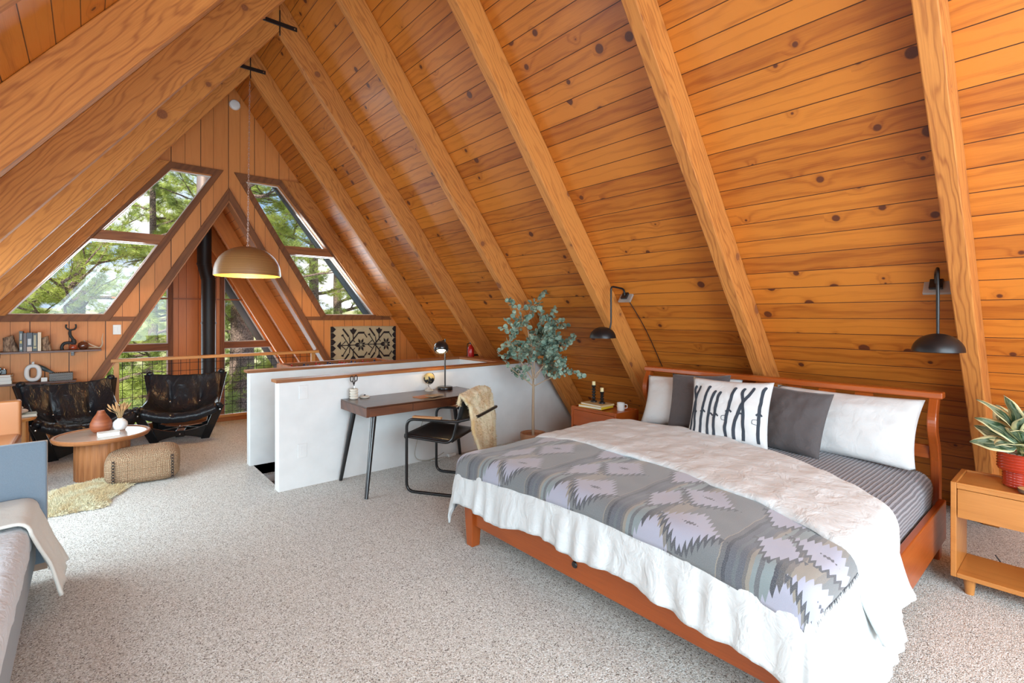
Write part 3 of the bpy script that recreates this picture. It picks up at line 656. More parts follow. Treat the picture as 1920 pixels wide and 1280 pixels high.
# ================================================================ NIGHTSTANDS
def nightstand(x0, x1, y0, y1, zt, label, mat):
    e = empty('nightstand', ((x0+x1)/2, (y0+y1)/2, 0), 0, label, 'nightstand', 'nightstands beside the bed')
    z0 = .085; w = .024
    m = MB()
    m.bb(x0, x1, y0, y0+w, z0, zt); m.bb(x0, x1, y1-w, y1, z0, zt); m.bb(x0, x1, y0+w, y1-w, z0, z0+w); m.bb(x0, x1, y0+w, y1-w, zt-.032, zt-.010)
    wbuild(m, e, 'carcass', mat, grain=(0, 1, .15), bevel=.003)
    for q0 in (x0, x1-.012): m = MB(); m.bb(q0, q0+.012, y0+w, y1-w, zt-.011, zt); wbuild(m, e, 'lipping', mat, grain=(0, 1, 0), bevel=.002)
    m = MB(); m.bb(x0+.004, x1-.02, y0+w+.003, y1-w-.003, zt-.185, zt-.035); d = wbuild(m, e, 'drawer', mat, grain=(0, 1, 0), bevel=.002)
    for a in (x0+.05, x1-.05):
        for b in (y0+.07, y1-.07):
            m = MB(); m.lathe([(.019, 0), (.027, z0+.002)], (a, b, 0), 20); wbuild(m, e, 'leg', mat, grain=(0, 0, 1), smooth=True)
    return e
nightstand(3.50, 3.84, -.06, .495, .588, 'light orange-brown wooden nightstand at the right edge holding the red ribbed plant pot', M['oak'])
nightstand(3.62, 3.96, 2.79, 3.34, .588, 'cherry-toned wooden nightstand at the far side of the bed with candles and a mug', M['cherry'])
# plant pot and variegated plant
pc = V((3.70, .235, .578))
plant = empty('rubber_plant', pc, 0, 'variegated green and cream rubber plant in a ribbed red pot on the right nightstand', 'plant')
prof = [(.0, .0), (.074, .0)]
z = .004
for k in range(6): prof += [(.079, z+.002), (.082, z+.008), (.079, z+.013)]; z += .0135
prof += [(.098, z+.004)]; z += .008
for k in range(6): prof += [(.099, z+.002), (.103, z+.008), (.099, z+.013)]; z += .0145
prof += [(.095, z), (.093, z-.02), (0, z-.02)]
m = MB(); m.lathe(prof, n=48); m.build('pot', plain('red_glazed_ceramic', (.42, .035, .015), .12, Coat_Weight=.6), plant, smooth=True, auto=60)
zt = z-.02
m = MB(); rr = random.Random(5)
for k in range(170):
    a = rr.uniform(0, 2*pi); r_ = .09*sqrt(rr.random()); m.lathe_s((r_*cos(a), r_*sin(a), zt+.004), rr.uniform(.005, .009), 6, (1, 1, .8), None, 0)
tag(m.build('pebbles', plain('pale_pebbles', (.60, .52, .40), .8), plant), kind='stuff')
t = NT('variegated_leaf'); u, v, _ = t.sep(t.uv()); ed = t.m('ABSOLUTE', t.m('SUBTRACT', v, .5))
nn = t.noise(t.xyz(t.m('MULTIPLY', u, 5.0), t.m('MULTIPLY', v, 7.0), t.m('MULTIPLY', t.rnd(), 30.0)), 1, 3)
e2 = t.m('ADD', ed, t.m('MULTIPLY', t.m('SUBTRACT', nn, .5), .28))
col = t.mix(t.ss(e2, .30, .36), t.mix(t.ss(nn, .42, .55), (.045, .10, .045), (.21, .29, .20)), (.72, .66, .36))
col = t.mix(t.ss(ed, .025, .008), col, (.45, .50, .25))
M['vleaf'] = t.fin(col, .3, 0, None, Coat_Weight=.2)
def leaf(parent, base, az, el, L, w, bend, mat, name='leaf', curl=.25, roll=0):
    m = MB(); n = 10
    A = Matrix.Rotation(az, 4, 'Z') @ Matrix.Rotation(-el, 4, 'Y') @ Matrix.Rotation(roll, 4, 'X')
    def fn(a, b):
        s_ = a; wd = w*(sin(pi*min(1, s_**.8*.97+.03))**.75)*.5 if 0 < s_ < 1 else .001
        th = -bend*s_; x = L*(sin(bend*s_)/bend if abs(bend) > .01 else s_); zz = -L*(1-cos(bend*s_))/bend if abs(bend) > .01 else 0
        y = (b-.5)*2*wd; zz += abs(b-.5)*2*wd*curl+.003*sin(s_*14+b*3)
        return V(base)+(A @ V((x, y, zz)))
    m.grid(fn, 12, 6, uv=lambda a, b: (a, b))
    return m.build(name, mat, parent, smooth=True, solid=.0012)
rr = random.Random(11)
specs = [(175, 52, .26, .085, 1.0, .02), (160, 22, .24, .08, .5, .0), (185, 64, .23, .08, .7, .04), (120, 50, .22, .08, .8, .02), (95, 35, .21, .075, .7, .0), (60, 60, .24, .085, .6, .03),
         (30, 45, .22, .08, .8, .01), (0, 60, .22, .08, .6, .04), (-30, 40, .22, .08, .8, .0), (-60, 65, .25, .085, .5, .05), (-90, 45, .24, .085, .7, .02), (-120, 35, .22, .08, .7, .0), (-150, 60, .24, .085, .6, .05),
         (150, 78, .24, .085, .4, .07), (-100, 75, .26, .085, .5, .06), (205, 15, .20, .08, .6, -.01), (230, 40, .22, .085, .9, .02), (110, 10, .2, .08, .4, -.01), (128, 68, .27, .08, .8, .05)]
m = MB()
for az, el, L, w, bd, dz in specs:
    b0 = V((.025*cos(R(az)), .025*sin(R(az)), zt+.05+dz)); m.tube([(b0.x*.3, b0.y*.3, zt), b0*.6+V((0, 0, .03)), b0], .0035, 6)
m.build('stem', plain('green_stem', (.20, .22, .07), .5), plant, smooth=True)
for az, el, L, w, bd, dz in specs:
    b0 = V((.025*cos(R(az)), .025*sin(R(az)), zt+.05+dz)); leaf(plant, b0, R(az), R(el), L*.92, w*1.2, bd, M["vleaf"], curl=.25, roll=-R(48)*sin(R(az))+R(12)*sin(az*7.0))
m = MB(); m.lathe([(0, 0), (.042, 0), (.043, .009), (.042, .018), (0, .018)], n=28); 
t = NT('bark_slice'); o_ = t.obj(); rd = t.vor(t.xyz(t.sep(o_)[0], t.sep(o_)[1], 0.0), 1)[0]
M['slice'] = t.fin(t.mix(t.m('GREATER_THAN', t.sep(o_)[2], .017), (.16, .10, .06), (.62, .36, .13)), .7, 0, t.bump(t.noise(o_, 120, 2), .4, .003))
o = m.build('coaster', M['slice'], smooth=True, auto=40); o.location = (3.565, .205, .589); tag(o, 'small round slice of wood with bark edge in front of the red pot', 'coaster')
o = MB().tube(fillet([(3.90, .36, .12), (3.90, .30, .03), (3.86, .33, .012), (3.80, .12, .012), (3.70, -.05, .012), (3.78, -.12, .012), (3.80, .0, .012), (3.88, -.2, .012)], .05), .0035, 8).build('power_cable', M['black'], smooth=True)
tag(o, 'thin black power cable looping over the carpet behind the right nightstand', 'cable')
m = MB(); m.bb(-.015, .015, -.045, .045, -.03, .03); o = m.build('power_outlet', M['white'], bevel=.004); o.location = (4.28, .40, .30); o.location = (4.20, .16, .30)
tag(o, 'small white outlet box low down behind the right nightstand', 'outlet')
bpy.data.objects.remove(o)
# left nightstand things
def book(name, loc, rz, w, d, h, cov, label, group=None, pages=(.78, .74, .64), tilt=None, mat=None, cat='book'):
    e = empty(name, loc, rz, label, cat, group)
    cm = mat or plain('cover_'+label[:24], cov, .45)
    m = MB(); t_ = .003
    m.bb(-w/2, w/2, -d/2, d/2, 0, t_); m.bb(-w/2, w/2, -d/2, d/2, h-t_, h); m.bb(-w/2, -w/2+t_, -d/2, d/2, t_, h-t_); m.build('cover', cm, e)
    m = MB(); m.bb(-w/2+t_, w/2-.005, -d/2+.004, d/2-.004, t_, h-t_); m.build('pages', PG if 0 else plain('pages', pages, .8), e)
    if tilt: e.rotation_euler = tilt
    return e
book('book', (3.74, 3.13, .578+.011), R(95), .27, .20, .024, (.70, .48, .03), 'yellow-covered book at the bottom of the pair under the candlesticks', 'books on the far nightstand')
book('book', (3.74, 3.11, .614), R(88), .26, .19, .017, (.62, .45, .22), 'tan and white book on top of the yellow one, under the candlesticks', 'books on the far nightstand')
def candlestick(loc, hgt, label):
    e = empty('candlestick', loc, 0, label, 'candlestick', 'black turned candlesticks'); prof = [(0, 0), (.030, 0), (.031, .006), (.024, .014), (.012, .022)]
    n = 4; z = .024; st_ = (hgt-.05)/n
    for k in range(n): prof += [(.009, z), (.019, z+st_*.38), (.020, z+st_*.5), (.019, z+st_*.62), (.009, z+st_*.95)]; z += st_
    prof += [(.019, z+.006), (.021, z+.022), (.017, z+.024), (0, z+.022)]
    MB().lathe(prof, n=24).build('holder', plain('matte_black_wood', (.012, .011, .011), .4), e, smooth=True, auto=60)
    MB().lathe([(.0165, z+.0225), (.0165, z+.058), (.014, z+.061), (0, z+.061)], n=24).build('candle', plain('cream_wax', (.80, .66, .36), .5, Subsurface_Weight=.2), e, smooth=True, auto=50)
candlestick((3.76, 3.17, .6315), .165, 'taller black turned wooden candlestick with cream candle')
candlestick((3.75, 3.06, .6315), .115, 'shorter black turned wooden candlestick with cream candle')
mug = empty('mug', (3.83, 2.90, .578), 0, 'small white mug on the far nightstand right of the candlesticks', 'mug')
MB().lathe([(0, 0), (.033, 0), (.036, .005), (.036, .072), (.033, .072), (.033, .006), (0, .005)], n=32).build('cup', M['white'], mug, smooth=True, auto=50)
MB().tube(fillet([(.030, -.018, .055), (.046, -.040, .055), (.046, -.040, .020), (.030, -.018, .020)], .015), .004, 8).build('handle', M['white'], mug, smooth=True)

# ================================================================ SCONCES
def ceil_x(z): return RX+(RZ-z)/TS
BL = plain('black_satin_shade', (.006, .006, .007), .42)
def sconce(y, side, label, swing=0):
    zc = 1.655; xw = ceil_x(zc); e = empty('wall_sconce', (xw, y, zc), 0, label, 'lamp', 'black swing-arm wall lamps')
    T = Matrix.Rotation(atan2(.6, .8), 4, 'Y')  # plate lies on the slope
    m = MB(); m.bb(-.022, -.004, -.075, .060, -.080, .080, T); m.build('back_plate', plain('brushed_nickel', (.42, .41, .39), .4, .4) , e, bevel=.003)
    m = MB(); m.bb(-.04, -.022, -.032, .032, -.055, .055, T); m.build('bracket', M['black'], e, bevel=.003)
    dx, dy = -.215, side
    hook = fillet([(-.035, 0, -.02), (-.05, 0, .065), (dx, dy, .085), (dx, dy, -.20)], .035, 8)
    MB().tube(hook, .0085, 12).build('arm', BL, e, smooth=True)
    r_ = .118
    prof = [(r_*sin(R(a)), r_*.86*cos(R(a))) for a in range(0, 91, 6)]; prof2 = [(r_*.97*sin(R(a)), r_*.83*cos(R(a))) for a in range(90, -1, -6)]
    cx, cyy = dx+swing[0], dy+swing[1]
    MB().lathe(prof+prof2, (cx, cyy, -.385+.0), 40).build('shade', BL, e, smooth=True, auto=60)
    if swing[0] or swing[1]:
        MB().tube(fillet([(dx, dy, -.19), (dx, dy, -.262), (cx+(dx-cx)*.75, cyy+(dy-cyy)*.75, -.325)], .03, 6), .0075, 10).build('elbow', BL, e, smooth=True)
    else: MB().tube([(cx, cyy, -.19), (cx, cyy, -.285)], .0075, 10).build('elbow', BL, e, smooth=True)
    MB().lathe_s((cx, cyy, -.345), .025, 14, (1, 1, 1.2), None, 0).build('bulb', plain('frosted_bulb', (.85, .83, .78), .3), e, smooth=True)
    return e
sconce(.60, -.035, 'black dome wall lamp hanging over the right side of the bed', (0, 0))
sconce(2.83, .02, 'black dome wall lamp hanging over the far nightstand', (-.075, .035))
z0 = 1.63
pts = [(ceil_x(z0-t_)-.014, 2.83-.02*sin(t_*6)-.10*t_, z0-t_) for t_ in (0, .1, .2, .3, .4, .5, .6, .68)]
o = MB().tube(pts, .004, 8).build('electric_cord', M['black'], smooth=True); tag(o, 'black lamp cord running down the pine boards behind the headboard', 'cord')
# ================================================================ DESK GROUP
DZ = .72
desk = empty('desk', (2.36, 4.13, 0), 0, 'dark walnut writing desk with splayed black legs against the white half wall', 'desk')
m = MB(); m.bb(1.735, 2.99, 3.862, 4.405, DZ-.012, DZ); wbuild(m, desk, 'desktop', M['walnut'], grain=(1, 0, 0), bevel=.003)
m = MB(); m.bb(1.735, 2.99, 3.885, 4.405, DZ-.085, DZ-.0125); m.bb(1.735, 1.76, 3.862, 3.8845, DZ-.085, DZ-.0125); m.bb(2.965, 2.99, 3.862, 3.8845, DZ-.085, DZ-.0125)
WR = wood('walnut_red', (.17, .055, .022), (.075, .024, .012), rough=.3, vary=.2, freq=26, figure=.5, coat=.3)
wbuild(m, desk, 'body', WR, grain=(1, 0, 0))
for k in range(3):
    x0 = 1.762+k*.4015; m = MB(); m.bb(x0, x0+.3985, 3.862, 3.883, DZ-.083, DZ-.014); wbuild(m, desk, 'drawer', WR, grain=(1, 0, 0), bevel=.0015)
for (a, b, c_, d) in ((1.83, 3.93, 1.70, 3.79), (1.83, 4.33, 1.72, 4.37), (2.90, 3.93, 3.03, 3.79), (2.90, 4.33, 3.01, 4.37)):
    m = MB(); m.tube([(a, b, DZ-.085), (c_, d, 0.0)], [.024, .015], 18); wbuild(m, desk, 'leg', M['black'], smooth=True)
# things on the desk
CER = plain('cream_speckled_ceramic', (.72, .66, .56), .4, nb=.03, nscale=200)
cup = empty('pen_cup', (1.825, 4.33, DZ), 0, 'ribbed cream ceramic cup at the left end of the desk holding black scissors', 'cup')
pr = [(0, 0), (.028, 0)]
for k in range(4): pr += [(.036, .006+k*.024), (.038, .012+k*.024), (.036, .018+k*.024), (.031, .024+k*.024)]
pr += [(.029, .096), (.028, .012), (0, .012)]
MB().lathe(pr, n=32).build('cup', CER, cup, smooth=True, auto=60)
sc = empty('scissors', (1.825, 4.33, DZ+.02), R(20), 'black-handled scissors standing in the ribbed cream cup', 'scissors')
for s in (1, -1):
    MB().tube([(s*.004, 0, 0), (s*-.004, 0, .11)], .004, 6).build('blade', M['chrome'], sc, smooth=True)
    MB().tube([V((s*.024, 0, .165))+V((.017*cos(2*pi*k/16), 0, .026*sin(2*pi*k/16))) for k in range(16)], .004, 8, closed=True).build('handle', M['black'], sc, smooth=True)
    MB().tube([(s*-.002, 0, .10), (s*.012, 0, .142)], .005, 8).build('shank', M['black'], sc, smooth=True)
dish = empty('trinket_dish', (1.93, 4.335, DZ), 0, 'small white dish with a dark trinket beside the ribbed cup', 'dish')
MB().lathe([(0, 0), (.035, 0), (.043, .006), (.044, .012), (.036, .018), (.014, .021), (0, .021)], n=28).build('dish', CER, dish, smooth=True, auto=60)
m = MB(); m.lathe_s((0, 0, .026), .007, 8, (1.6, 1, .8), None, 0); m.build('trinket', M['black'], dish, smooth=True)
book('notebook', (2.37, 4.03, DZ), R(8), .17, .12, .006, (.48, .17, .06), 'tan leather notebook lying on the desk', 'notebooks on the desk', cat='notebook')
book('notebook', (2.455, 3.98, DZ+.0065), R(14), .15, .10, .006, (.30, .22, .14), 'white-edged brown notebook lying on top of the tan one', 'notebooks on the desk', cat='notebook')
gl = empty('globe', (2.60, 4.32, DZ), 0, 'small black and gold desk globe on a cream base', 'globe')
MB().lathe([(0, 0), (.042, 0), (.043, .006), (.030, .016), (.014, .026), (.012, .036), (0, .036)], n=28).build('base', CER, gl, smooth=True, auto=60)
MB().tube([(0, 0, .03)]+[V((.0, 0, .125))+V((.061*cos(R(a)), 0, .061*sin(R(a)))) for a in range(-100, 66, 12)], .003, 8).build('meridian', M['black'], gl, smooth=True)
t = NT('globe_map'); o_ = t.obj(); lf = t.noise(o_, 22, 5, .6); hi = t.sep(o_)[2]
M['globe'] = t.fin(t.mix(t.ss(t.m('ADD', lf, t.m('MULTIPLY', t.m('SUBTRACT', hi, .125), 2.6)), .50, .53), (.012, .012, .013), (.70, .52, .20)), .55)
m = MB(); m.lathe_s((0, 0, .125), .054, 28, (1, 1, 1), None, 0); m.build('sphere', M['globe'], gl, smooth=True)
lp = empty('desk_lamp', (2.775, 4.30, DZ), 0, 'black desk lamp with a glowing round shade at the right end of the desk', 'lamp')
MB().lathe([(0, 0), (.076, 0), (.078, .004), (.078, .026), (.074, .030), (0, .030)], n=40).build('base', M['black'], lp, smooth=True, auto=50)
MB().tube([(.0, 0, .028), (.0, 0, .515)], .0075, 12).build('pole', M['black'], lp, smooth=True)
MB().tube(fillet([(0, 0, .485), (-.02, -.005, .50), (-.055, -.02, .495)], .01), .005, 8).build('arm', M['black'], lp, smooth=True)
sp_ = Matrix.Translation((-.065, -.03, .425)) @ Matrix.Rotation(R(-24), 4, 'X') @ Matrix.Rotation(R(14), 4, 'Y')
pr = [(.074*sin(R(a)), .074*cos(R(a))) for a in range(0, 126, 7)]+[(.070*sin(R(a)), .070*cos(R(a))) for a in range(124, -1, -7)]
MB().lathe([(max(r_, 0), z) for r_, z in pr], n=36, T=sp_).build('shade', M['black'], lp, smooth=True, auto=60)
bm_ = NT('lit_bulb'); bm_.fin((1, .9, .7), .5, Emission_Color=(1, .72, .38, 1), Emission_Strength=26)
m = MB(); m.lathe_s((0, 0, -.012), .046, 20, (1, 1, .75), sp_, 0); m.build('bulb', bm_.mat, lp, smooth=True)
l_ = light('POINT', 'desk_lamp_light', (2.705, 4.268, DZ+.385), (0, 0, 0), 5, .02, (1, .70, .38))
# cables under the desk
m = MB().tube(fillet([(2.58, 4.39, .45), (2.50, 4.39, .22), (2.45, 4.36, .05), (2.62, 4.33, .012), (2.80, 4.36, .06)], .08), .0035, 8)
tag(m.build('lamp_cable', plain('clear_cable', (.45, .40, .33), .4), smooth=True), 'thin pale cable drooping down the white wall under the desk', 'cable')
ps = empty('power_strip', (2.90, 4.37, 0), R(6), 'small white power adapter on the carpet by the wall under the desk', 'adapter')
m = MB(); m.bb(-.05, .05, -.02, .02, 0, .03); m.build('body', M['white'], ps, bevel=.006)
m = MB(); m.tube(fillet([(-.05, 0, .014), (-.18, -.03, .01), (-.28, .0, .01), (-.20, .05, .01), (-.1, .06, .05)], .06), .004, 8); m.build('lead', M['white'], ps, smooth=True)
for x, z, w in ((1.41, .815, 'upper blank white cover plate on the end of the front half wall'), (1.40, .315, 'lower white cover plate near the floor on the front half wall')):
    e = empty('cover_plate', (x, 4.409, z), 0, w, 'outlet cover', 'white cover plates on the half wall')
    m = MB(); m.bb(-.037, .037, -.006, 0, -.06, .06); m.build('plate', M['wall'], e, bevel=.003)
    m = MB(); m.bb(-.017, .017, -.008, -.006, -.034, .034); m.build('insert', M['wall'], e, bevel=.001)

# tubular chair with sheepskin
LE = plain('black_leather', (.010, .010, .011), .30, nb=.12, nscale=70)
ch = empty('armchair', (2.26, 3.87, 0), R(32.7), 'black tubular steel armchair with black leather seat at the walnut desk', 'chair')
H_ = .285; r_ = .0125
for s in (-1, 1):
    pts = fillet([(s*H_, -.58, .0125), (s*H_, 0, .0125), (s*H_, 0, .612), (s*H_, -.20, .615)], .075, 8)
    MB().tube(pts, r_, 14).build('side_frame', M['black'], ch, smooth=True)
    pts = fillet([(s*(H_-.022), .03, .462), (s*(H_-.022), -.40, .430), (s*(H_-.03), -.50, .83)], .075, 8)
    MB().tube(pts, r_*.9, 14).build('seat_frame', M['black'], ch, smooth=True)
    m = MB(); m.bb(s*H_-.020, s*H_+.020, -.32, -.06, .626, .644); m.build('armrest', wood('armrest_wood', (.45, .22, .09), (.3, .12, .05), rough=.35), ch, grain=(0, 1, 0), bevel=.007)
MB().tube(fillet([(-H_, -.20, .615), (-H_, -.44, .612), (-H_*.93, -.62, .66), (H_*.93, -.62, .66), (H_, -.44, .612), (H_, -.20, .615)], .07, 8), r_, 14).build('arm_loop', M['black'], ch, smooth=True)
MB().tube([(-H_-.02, 0, .462), (H_+.02, 0, .462)], .010, 12).build('cross_bar', M['black'], ch, smooth=True)
MB().tube([(-H_, -.56, .0125), (H_, -.56, .0125)], .0125, 12).build('floor_bar', M['black'], ch, smooth=True)
m = MB()
m.grid(lambda a, b: (-.262+a*.524, .035-b*.44, .474-.03*b-.018*sin(pi*a)*sin(pi*min(1, b*1.1))), 12, 14)
m.build('seat', LE, ch, smooth=True, solid=.012)
m = MB(); m.grid(lambda a, b: (-.26+a*.52, -.455-b*.05-.02*sin(pi*a), .60+b*.21), 12, 10)
m.build('backrest', LE, ch, smooth=True, solid=.01)
# sheepskin draped over its back
def woolmat(name, a, b, sc=9):
    t = NT(name); o = t.obj(); f = t.noise(o, sc, 3); g = t.noise(o, 160, 3, .7)
    c = t.mix(t.ss(f, .38, .62), a, b); c = t.mix(t.m('MULTIPLY', t.ss(g, .3, .7), .35), c, tuple(min(1, x*1.25) for x in a))
    return t.fin(c, .95, 0, t.bump(g, .8, .01), Sheen_Weight=.4)
def strands(m, pts, rr, L, w=.0035, droop=.3, jit=.5):
    for p, n in pts:
        n = V(n).normalized(); d = (n+V((rr.gauss(0, jit), rr.gauss(0, jit), rr.gauss(0, jit)-droop))).normalized(); s_ = d.orthogonal().normalized()*w*rr.uniform(.7, 1.3)
        s2 = d.cross(s_); l = L*rr.uniform(.6, 1.25); p = V(p); k = p+d*l*.55+V((rr.gauss(0, .002), rr.gauss(0, .002), 0)); e_ = p+d*l+V((rr.gauss(0, .004), rr.gauss(0, .004), -l*droop*.5))
        m.add([p-s_, p+s_, k-s_*.6, k+s_*.6, e_], [(0, 1, 3, 2), (2, 3, 4)]); m.add([p-s2, p+s2, k-s2*.6, k+s2*.6, e_], [(0, 1, 3, 2), (2, 3, 4)])
def sheet_points(fn, n, rr, side=1):
    out = []
    while len(out) < n:
        a, b = rr.random(), rr.random(); e = .01; p = V(fn(a, b)); q = V(fn(min(1, a+e), b))-V(fn(max(0, a-e), b)); r2 = V(fn(a, min(1, b+e)))-V(fn(a, max(0, b-e)))
        n_ = q.cross(r2)*side
        if n_.length < 1e-9: continue
        out.append((p, n_.normalized()))
    return out
def skin(a, b):
    # b: 0 front edge (seat side) -> up over the back -> down behind
    L = 1.10; s_ = .20+b*(L-.20); x = (a-.5)*2
    prof = [(0, (-.43, .56)), (.24, (-.475, .80)), (.29, (-.50, .855)), (.34, (-.54, .835)), (.62, (-.60, .62)), (.85, (-.655, .38)), (1.10, (-.66, .16))]
    for i in range(len(prof)-1):
        if s_ <= prof[i+1][0] or i == len(prof)-2:
            t_ = (s_-prof[i][0])/(prof[i+1][0]-prof[i][0]); (y0, z0), (y1, z1) = prof[i][1], prof[i+1][1]; y = y0+(y1-y0)*t_; z = z0+(z1-z0)*t_; break
    w = .285-.05*abs(s_-.29) if s_ < .66 else .262-.42*(s_-.66)
    w = max(w, .045); cx = -.035 if s_ < .5 else -.035-.22*(s_-.5)
    w *= 1+.05*sin(s_*19+1)
    return (cx+x*w+.01*nz3(s_*7, x*2), y-.016*nz3(x*4, s_*8, 1)-(.012*(1-x*x)), z+.012*nz3(x*5, s_*6, 3)-(.025*x*x if .2 < s_ < .4 else 0))
W1 = woolmat('golden_sheepskin', (.80, .66, .42), (.60, .36, .13), 9)
T_ = Matrix.Translation((2.26, 3.87, 0)) @ Matrix.Rotation(R(32.7), 4, 'Z')
m = MB(); m.grid(skin, 24, 60); m.v = [tuple(p) for p in m.v]
sk_ = m.build('sheepskin', W1, smooth=True, solid=.022); sk_.matrix_world = T_
tag(sk_, 'golden cream sheepskin hung over the back of the black desk chair', 'sheepskin')
rr = random.Random(2); m = MB(); pts = sheet_points(skin, 5200, rr)
pts = [(p+n*(.010*s_), n*s_) for p, n in pts for s_ in ((-1, 1) if rr.random() < .5 else (rr.choice((-1, 1)),))]
strands(m, pts, rr, .015, .0020, .35, .45)
w_ = m.build('wool', W1, sk_); tag(w_, kind='stuff')

# ================================================================ EUCALYPTUS TREE
tr = empty('eucalyptus_tree', (3.50, 3.76, 0), 0, 'artificial silver-dollar eucalyptus tree in a pot between the desk and the far nightstand', 'potted tree')
MB().lathe([(0, 0), (.10, 0), (.12, .03), (.135, .24), (.132, .265), (.122, .265), (.118, .24), (0, .23)], n=40).build('pot', wood('basket_wood', (.40, .18, .08), (.25, .10, .04), freq=60), tr, smooth=True, auto=50)
m = MB(); rr = random.Random(21)
m.tube([(0, 0, .22), (.003, .004, .50), (.006, 0, .80)], [.016, .014, .013], 10)
tips = []
def branch(p, d, L, r0, depth):
    p = V(p); d = V(d).normalized(); pts = [p]; n = 6
    for i in range(n):
        d = (d+V((rr.gauss(0, .12), rr.gauss(0, .12), rr.gauss(.02, .10)))).normalized(); p = p+d*L/n; pts.append(p)
    m.tube(pts, [r0*(1-.6*i/n) for i in range(n+1)], 6)
    for i in range(1 if depth else 3, n+1):
        tips.append((pts[i], (pts[i]-pts[i-1]).normalized(), depth))
    if depth < 2:
        for k in range(5 if depth == 0 else 3):
            i = rr.randint(2, n); a = rr.uniform(0, 2*pi); el = rr.uniform(-.1, .7)
            branch(pts[i], d*.5+V((cos(a), sin(a), el)), L*rr.uniform(.40, .62), r0*.55, depth+1)
branch((.004, 0, .78), (-.15, -.1, 1), .66, .009, 0); branch((.004, 0, .80), (.25, .18, 1), .48, .008, 0); branch((.004, 0, .74), (-.6, .5, .5), .40, .006, 1)
branch((.004, 0, .74), (.9, -.6, .55), .42, .006, 0); branch((.004, 0, .80), (-.9, .4, .9), .50, .007, 0); branch((.004, 0, .82), (.5, -.7, 1.2), .40, .006, 0); branch((.004, 0, .80), (.8, -.3, .9), .50, .006, 0)
m.build('trunk', plain('pale_twig_bark', (.42, .30, .20), .8, nb=.3, nscale=90), tr, smooth=True)
t = NT('eucalyptus_leaf'); o_ = t.obj(); f_ = t.noise(o_, 7, 2); ed = t.sep(t.uv())[0]
t.b.inputs['Subsurface Weight'].default_value = 0
col = t.mix(t.ss(f_, .35, .65), (.12, .21, .16), (.29, .39, .30)); col = t.mix(t.m('MULTIPLY', t.ss(t.noise(o_, 31, 1), .58, .66), .7), col, (.52, .55, .36))
M['euc'] = t.fin(col, .5)
m = MB()
for p, d, dp in tips:
    for k in range(rr.choice((1, 2, 2, 3))):
        a = V((rr.gauss(0, 1), rr.gauss(0, 1), rr.gauss(.1, .6))).normalized(); a = (a+d*.5).normalized(); rad = rr.uniform(.015, .028)
        c_ = p+a*(rad+.006); nn_ = (V((rr.gauss(0, .6), rr.gauss(0, .6), rr.gauss(.4, .6)))).normalized(); u_ = (a-nn_*a.dot(nn_)).normalized(); v_ = nn_.cross(u_)
        q = [c_+u_*rad*cos(2*pi*i/10)*1.02+v_*rad*sin(2*pi*i/10)*.95-nn_*.003*cos(4*pi*i/10) for i in range(10)]
        m.add([c_+nn_*.002]+q, [(0, 1+i, 1+(i+1) % 10) for i in range(10)]); m.tube([p, c_-u_*rad], .0009, 3, cap=False)
o = m.build('foliage', M['euc'], tr, smooth=True, recalc=False)
m = MB(); m.bb(-.012, .012, -.001, .001, -.03, .03); o = m.build('tag', M['white'], tr); o.location = (-.005, -.03, .80); o.rotation_euler = (0, R(15), R(30)); tag(o, 'small white printed tag')

# ================================================================ behind the half walls
fb = empty('foosball_table', (2.36, 5.98, 0), 0, 'foosball table with dark wooden rim standing behind the rear half wall', 'table')
m = MB()
for a in ((1.72, 3.0, 5.62, 5.66), (1.72, 3.0, 6.31, 6.35), (1.72, 1.76, 5.66, 6.31), (2.96, 3.0, 5.66, 6.31)): m.bb(a[0], a[1], a[2], a[3], .66, .90)
wbuild(m, fb, 'cabinet', M['capw'], grain=(1, 0, 0), bevel=.004)
m = MB(); m.bb(1.76, 2.96, 5.66, 6.31, .70, .76); wbuild(m, fb, 'playing_field', plain('green_field', (.04, .16, .07), .6))
for a in (1.78, 2.94):
    for b in (5.68, 6.29):
        m = MB(); m.box((a, b, .33), (.08, .08, .66)); wbuild(m, fb, 'leg', M['capw'], grain=(0, 0, 1), bevel=.004)
RED = plain('red_plastic', (.55, .03, .02), .35); BLU = plain('blue_black_plastic', (.02, .03, .09), .35)
for k in range(8):
    x = 1.84+k*.149; m = MB(); m.tube([(x, 5.50 if k % 2 else 5.56, .845), (x, 6.46 if k % 2 == 0 else 6.40, .845)], .007, 8); rod = wbuild(m, fb, 'rod', M['chrome'], smooth=True)
    n_ = (1, 2, 3, 5, 5, 3, 2, 1)[k]
    for j in range(n_+2):
        y = 5.70+(j+.5)*.57/(n_+2); m = MB(); m.box((0, 0, -.003), (.022, .026, .075)); m.lathe_s((0, 0, .047), .013, 8, (1, 1, 1), None, 0)
        fo = m.build('figure', RED if k % 2 == 0 else BLU, rod); fo.location = V((x, y, .835))-fb.location
ex = empty('fire_extinguisher', (4.13, 5.73, .80), 0, 'red fire extinguisher hung low beside a rafter behind the stair wall', 'fire extinguisher')
MB().lathe([(0, 0), (.040, 0), (.046, .008), (.046, .20), (.036, .235), (.016, .25), (.014, .27), (0, .27)], n=28).build('cylinder', plain('extinguisher_red', (.55, .015, .015), .25, Coat_Weight=.5), ex, smooth=True, auto=50)
m = MB(); m.bb(-.012, .012, -.014, .014, .262, .30); m.build('valve', M['black'], ex)
m = MB(); m.box((-.022, 0, .305), (.085, .016, .008), Matrix.Rotation(R(10), 4, 'Y')); m.build('lever', M['black'], ex)
MB().tube(fillet([(-.012, 0, .285), (-.06, 0, .28), (-.066, 0, .10)], .02), .006, 8).build('hose', M['black'], ex, smooth=True)
m = MB(); m.bb(.044, .26, -.012, .012, .10, .125); m.build('wall_bracket', M['black'], ex)

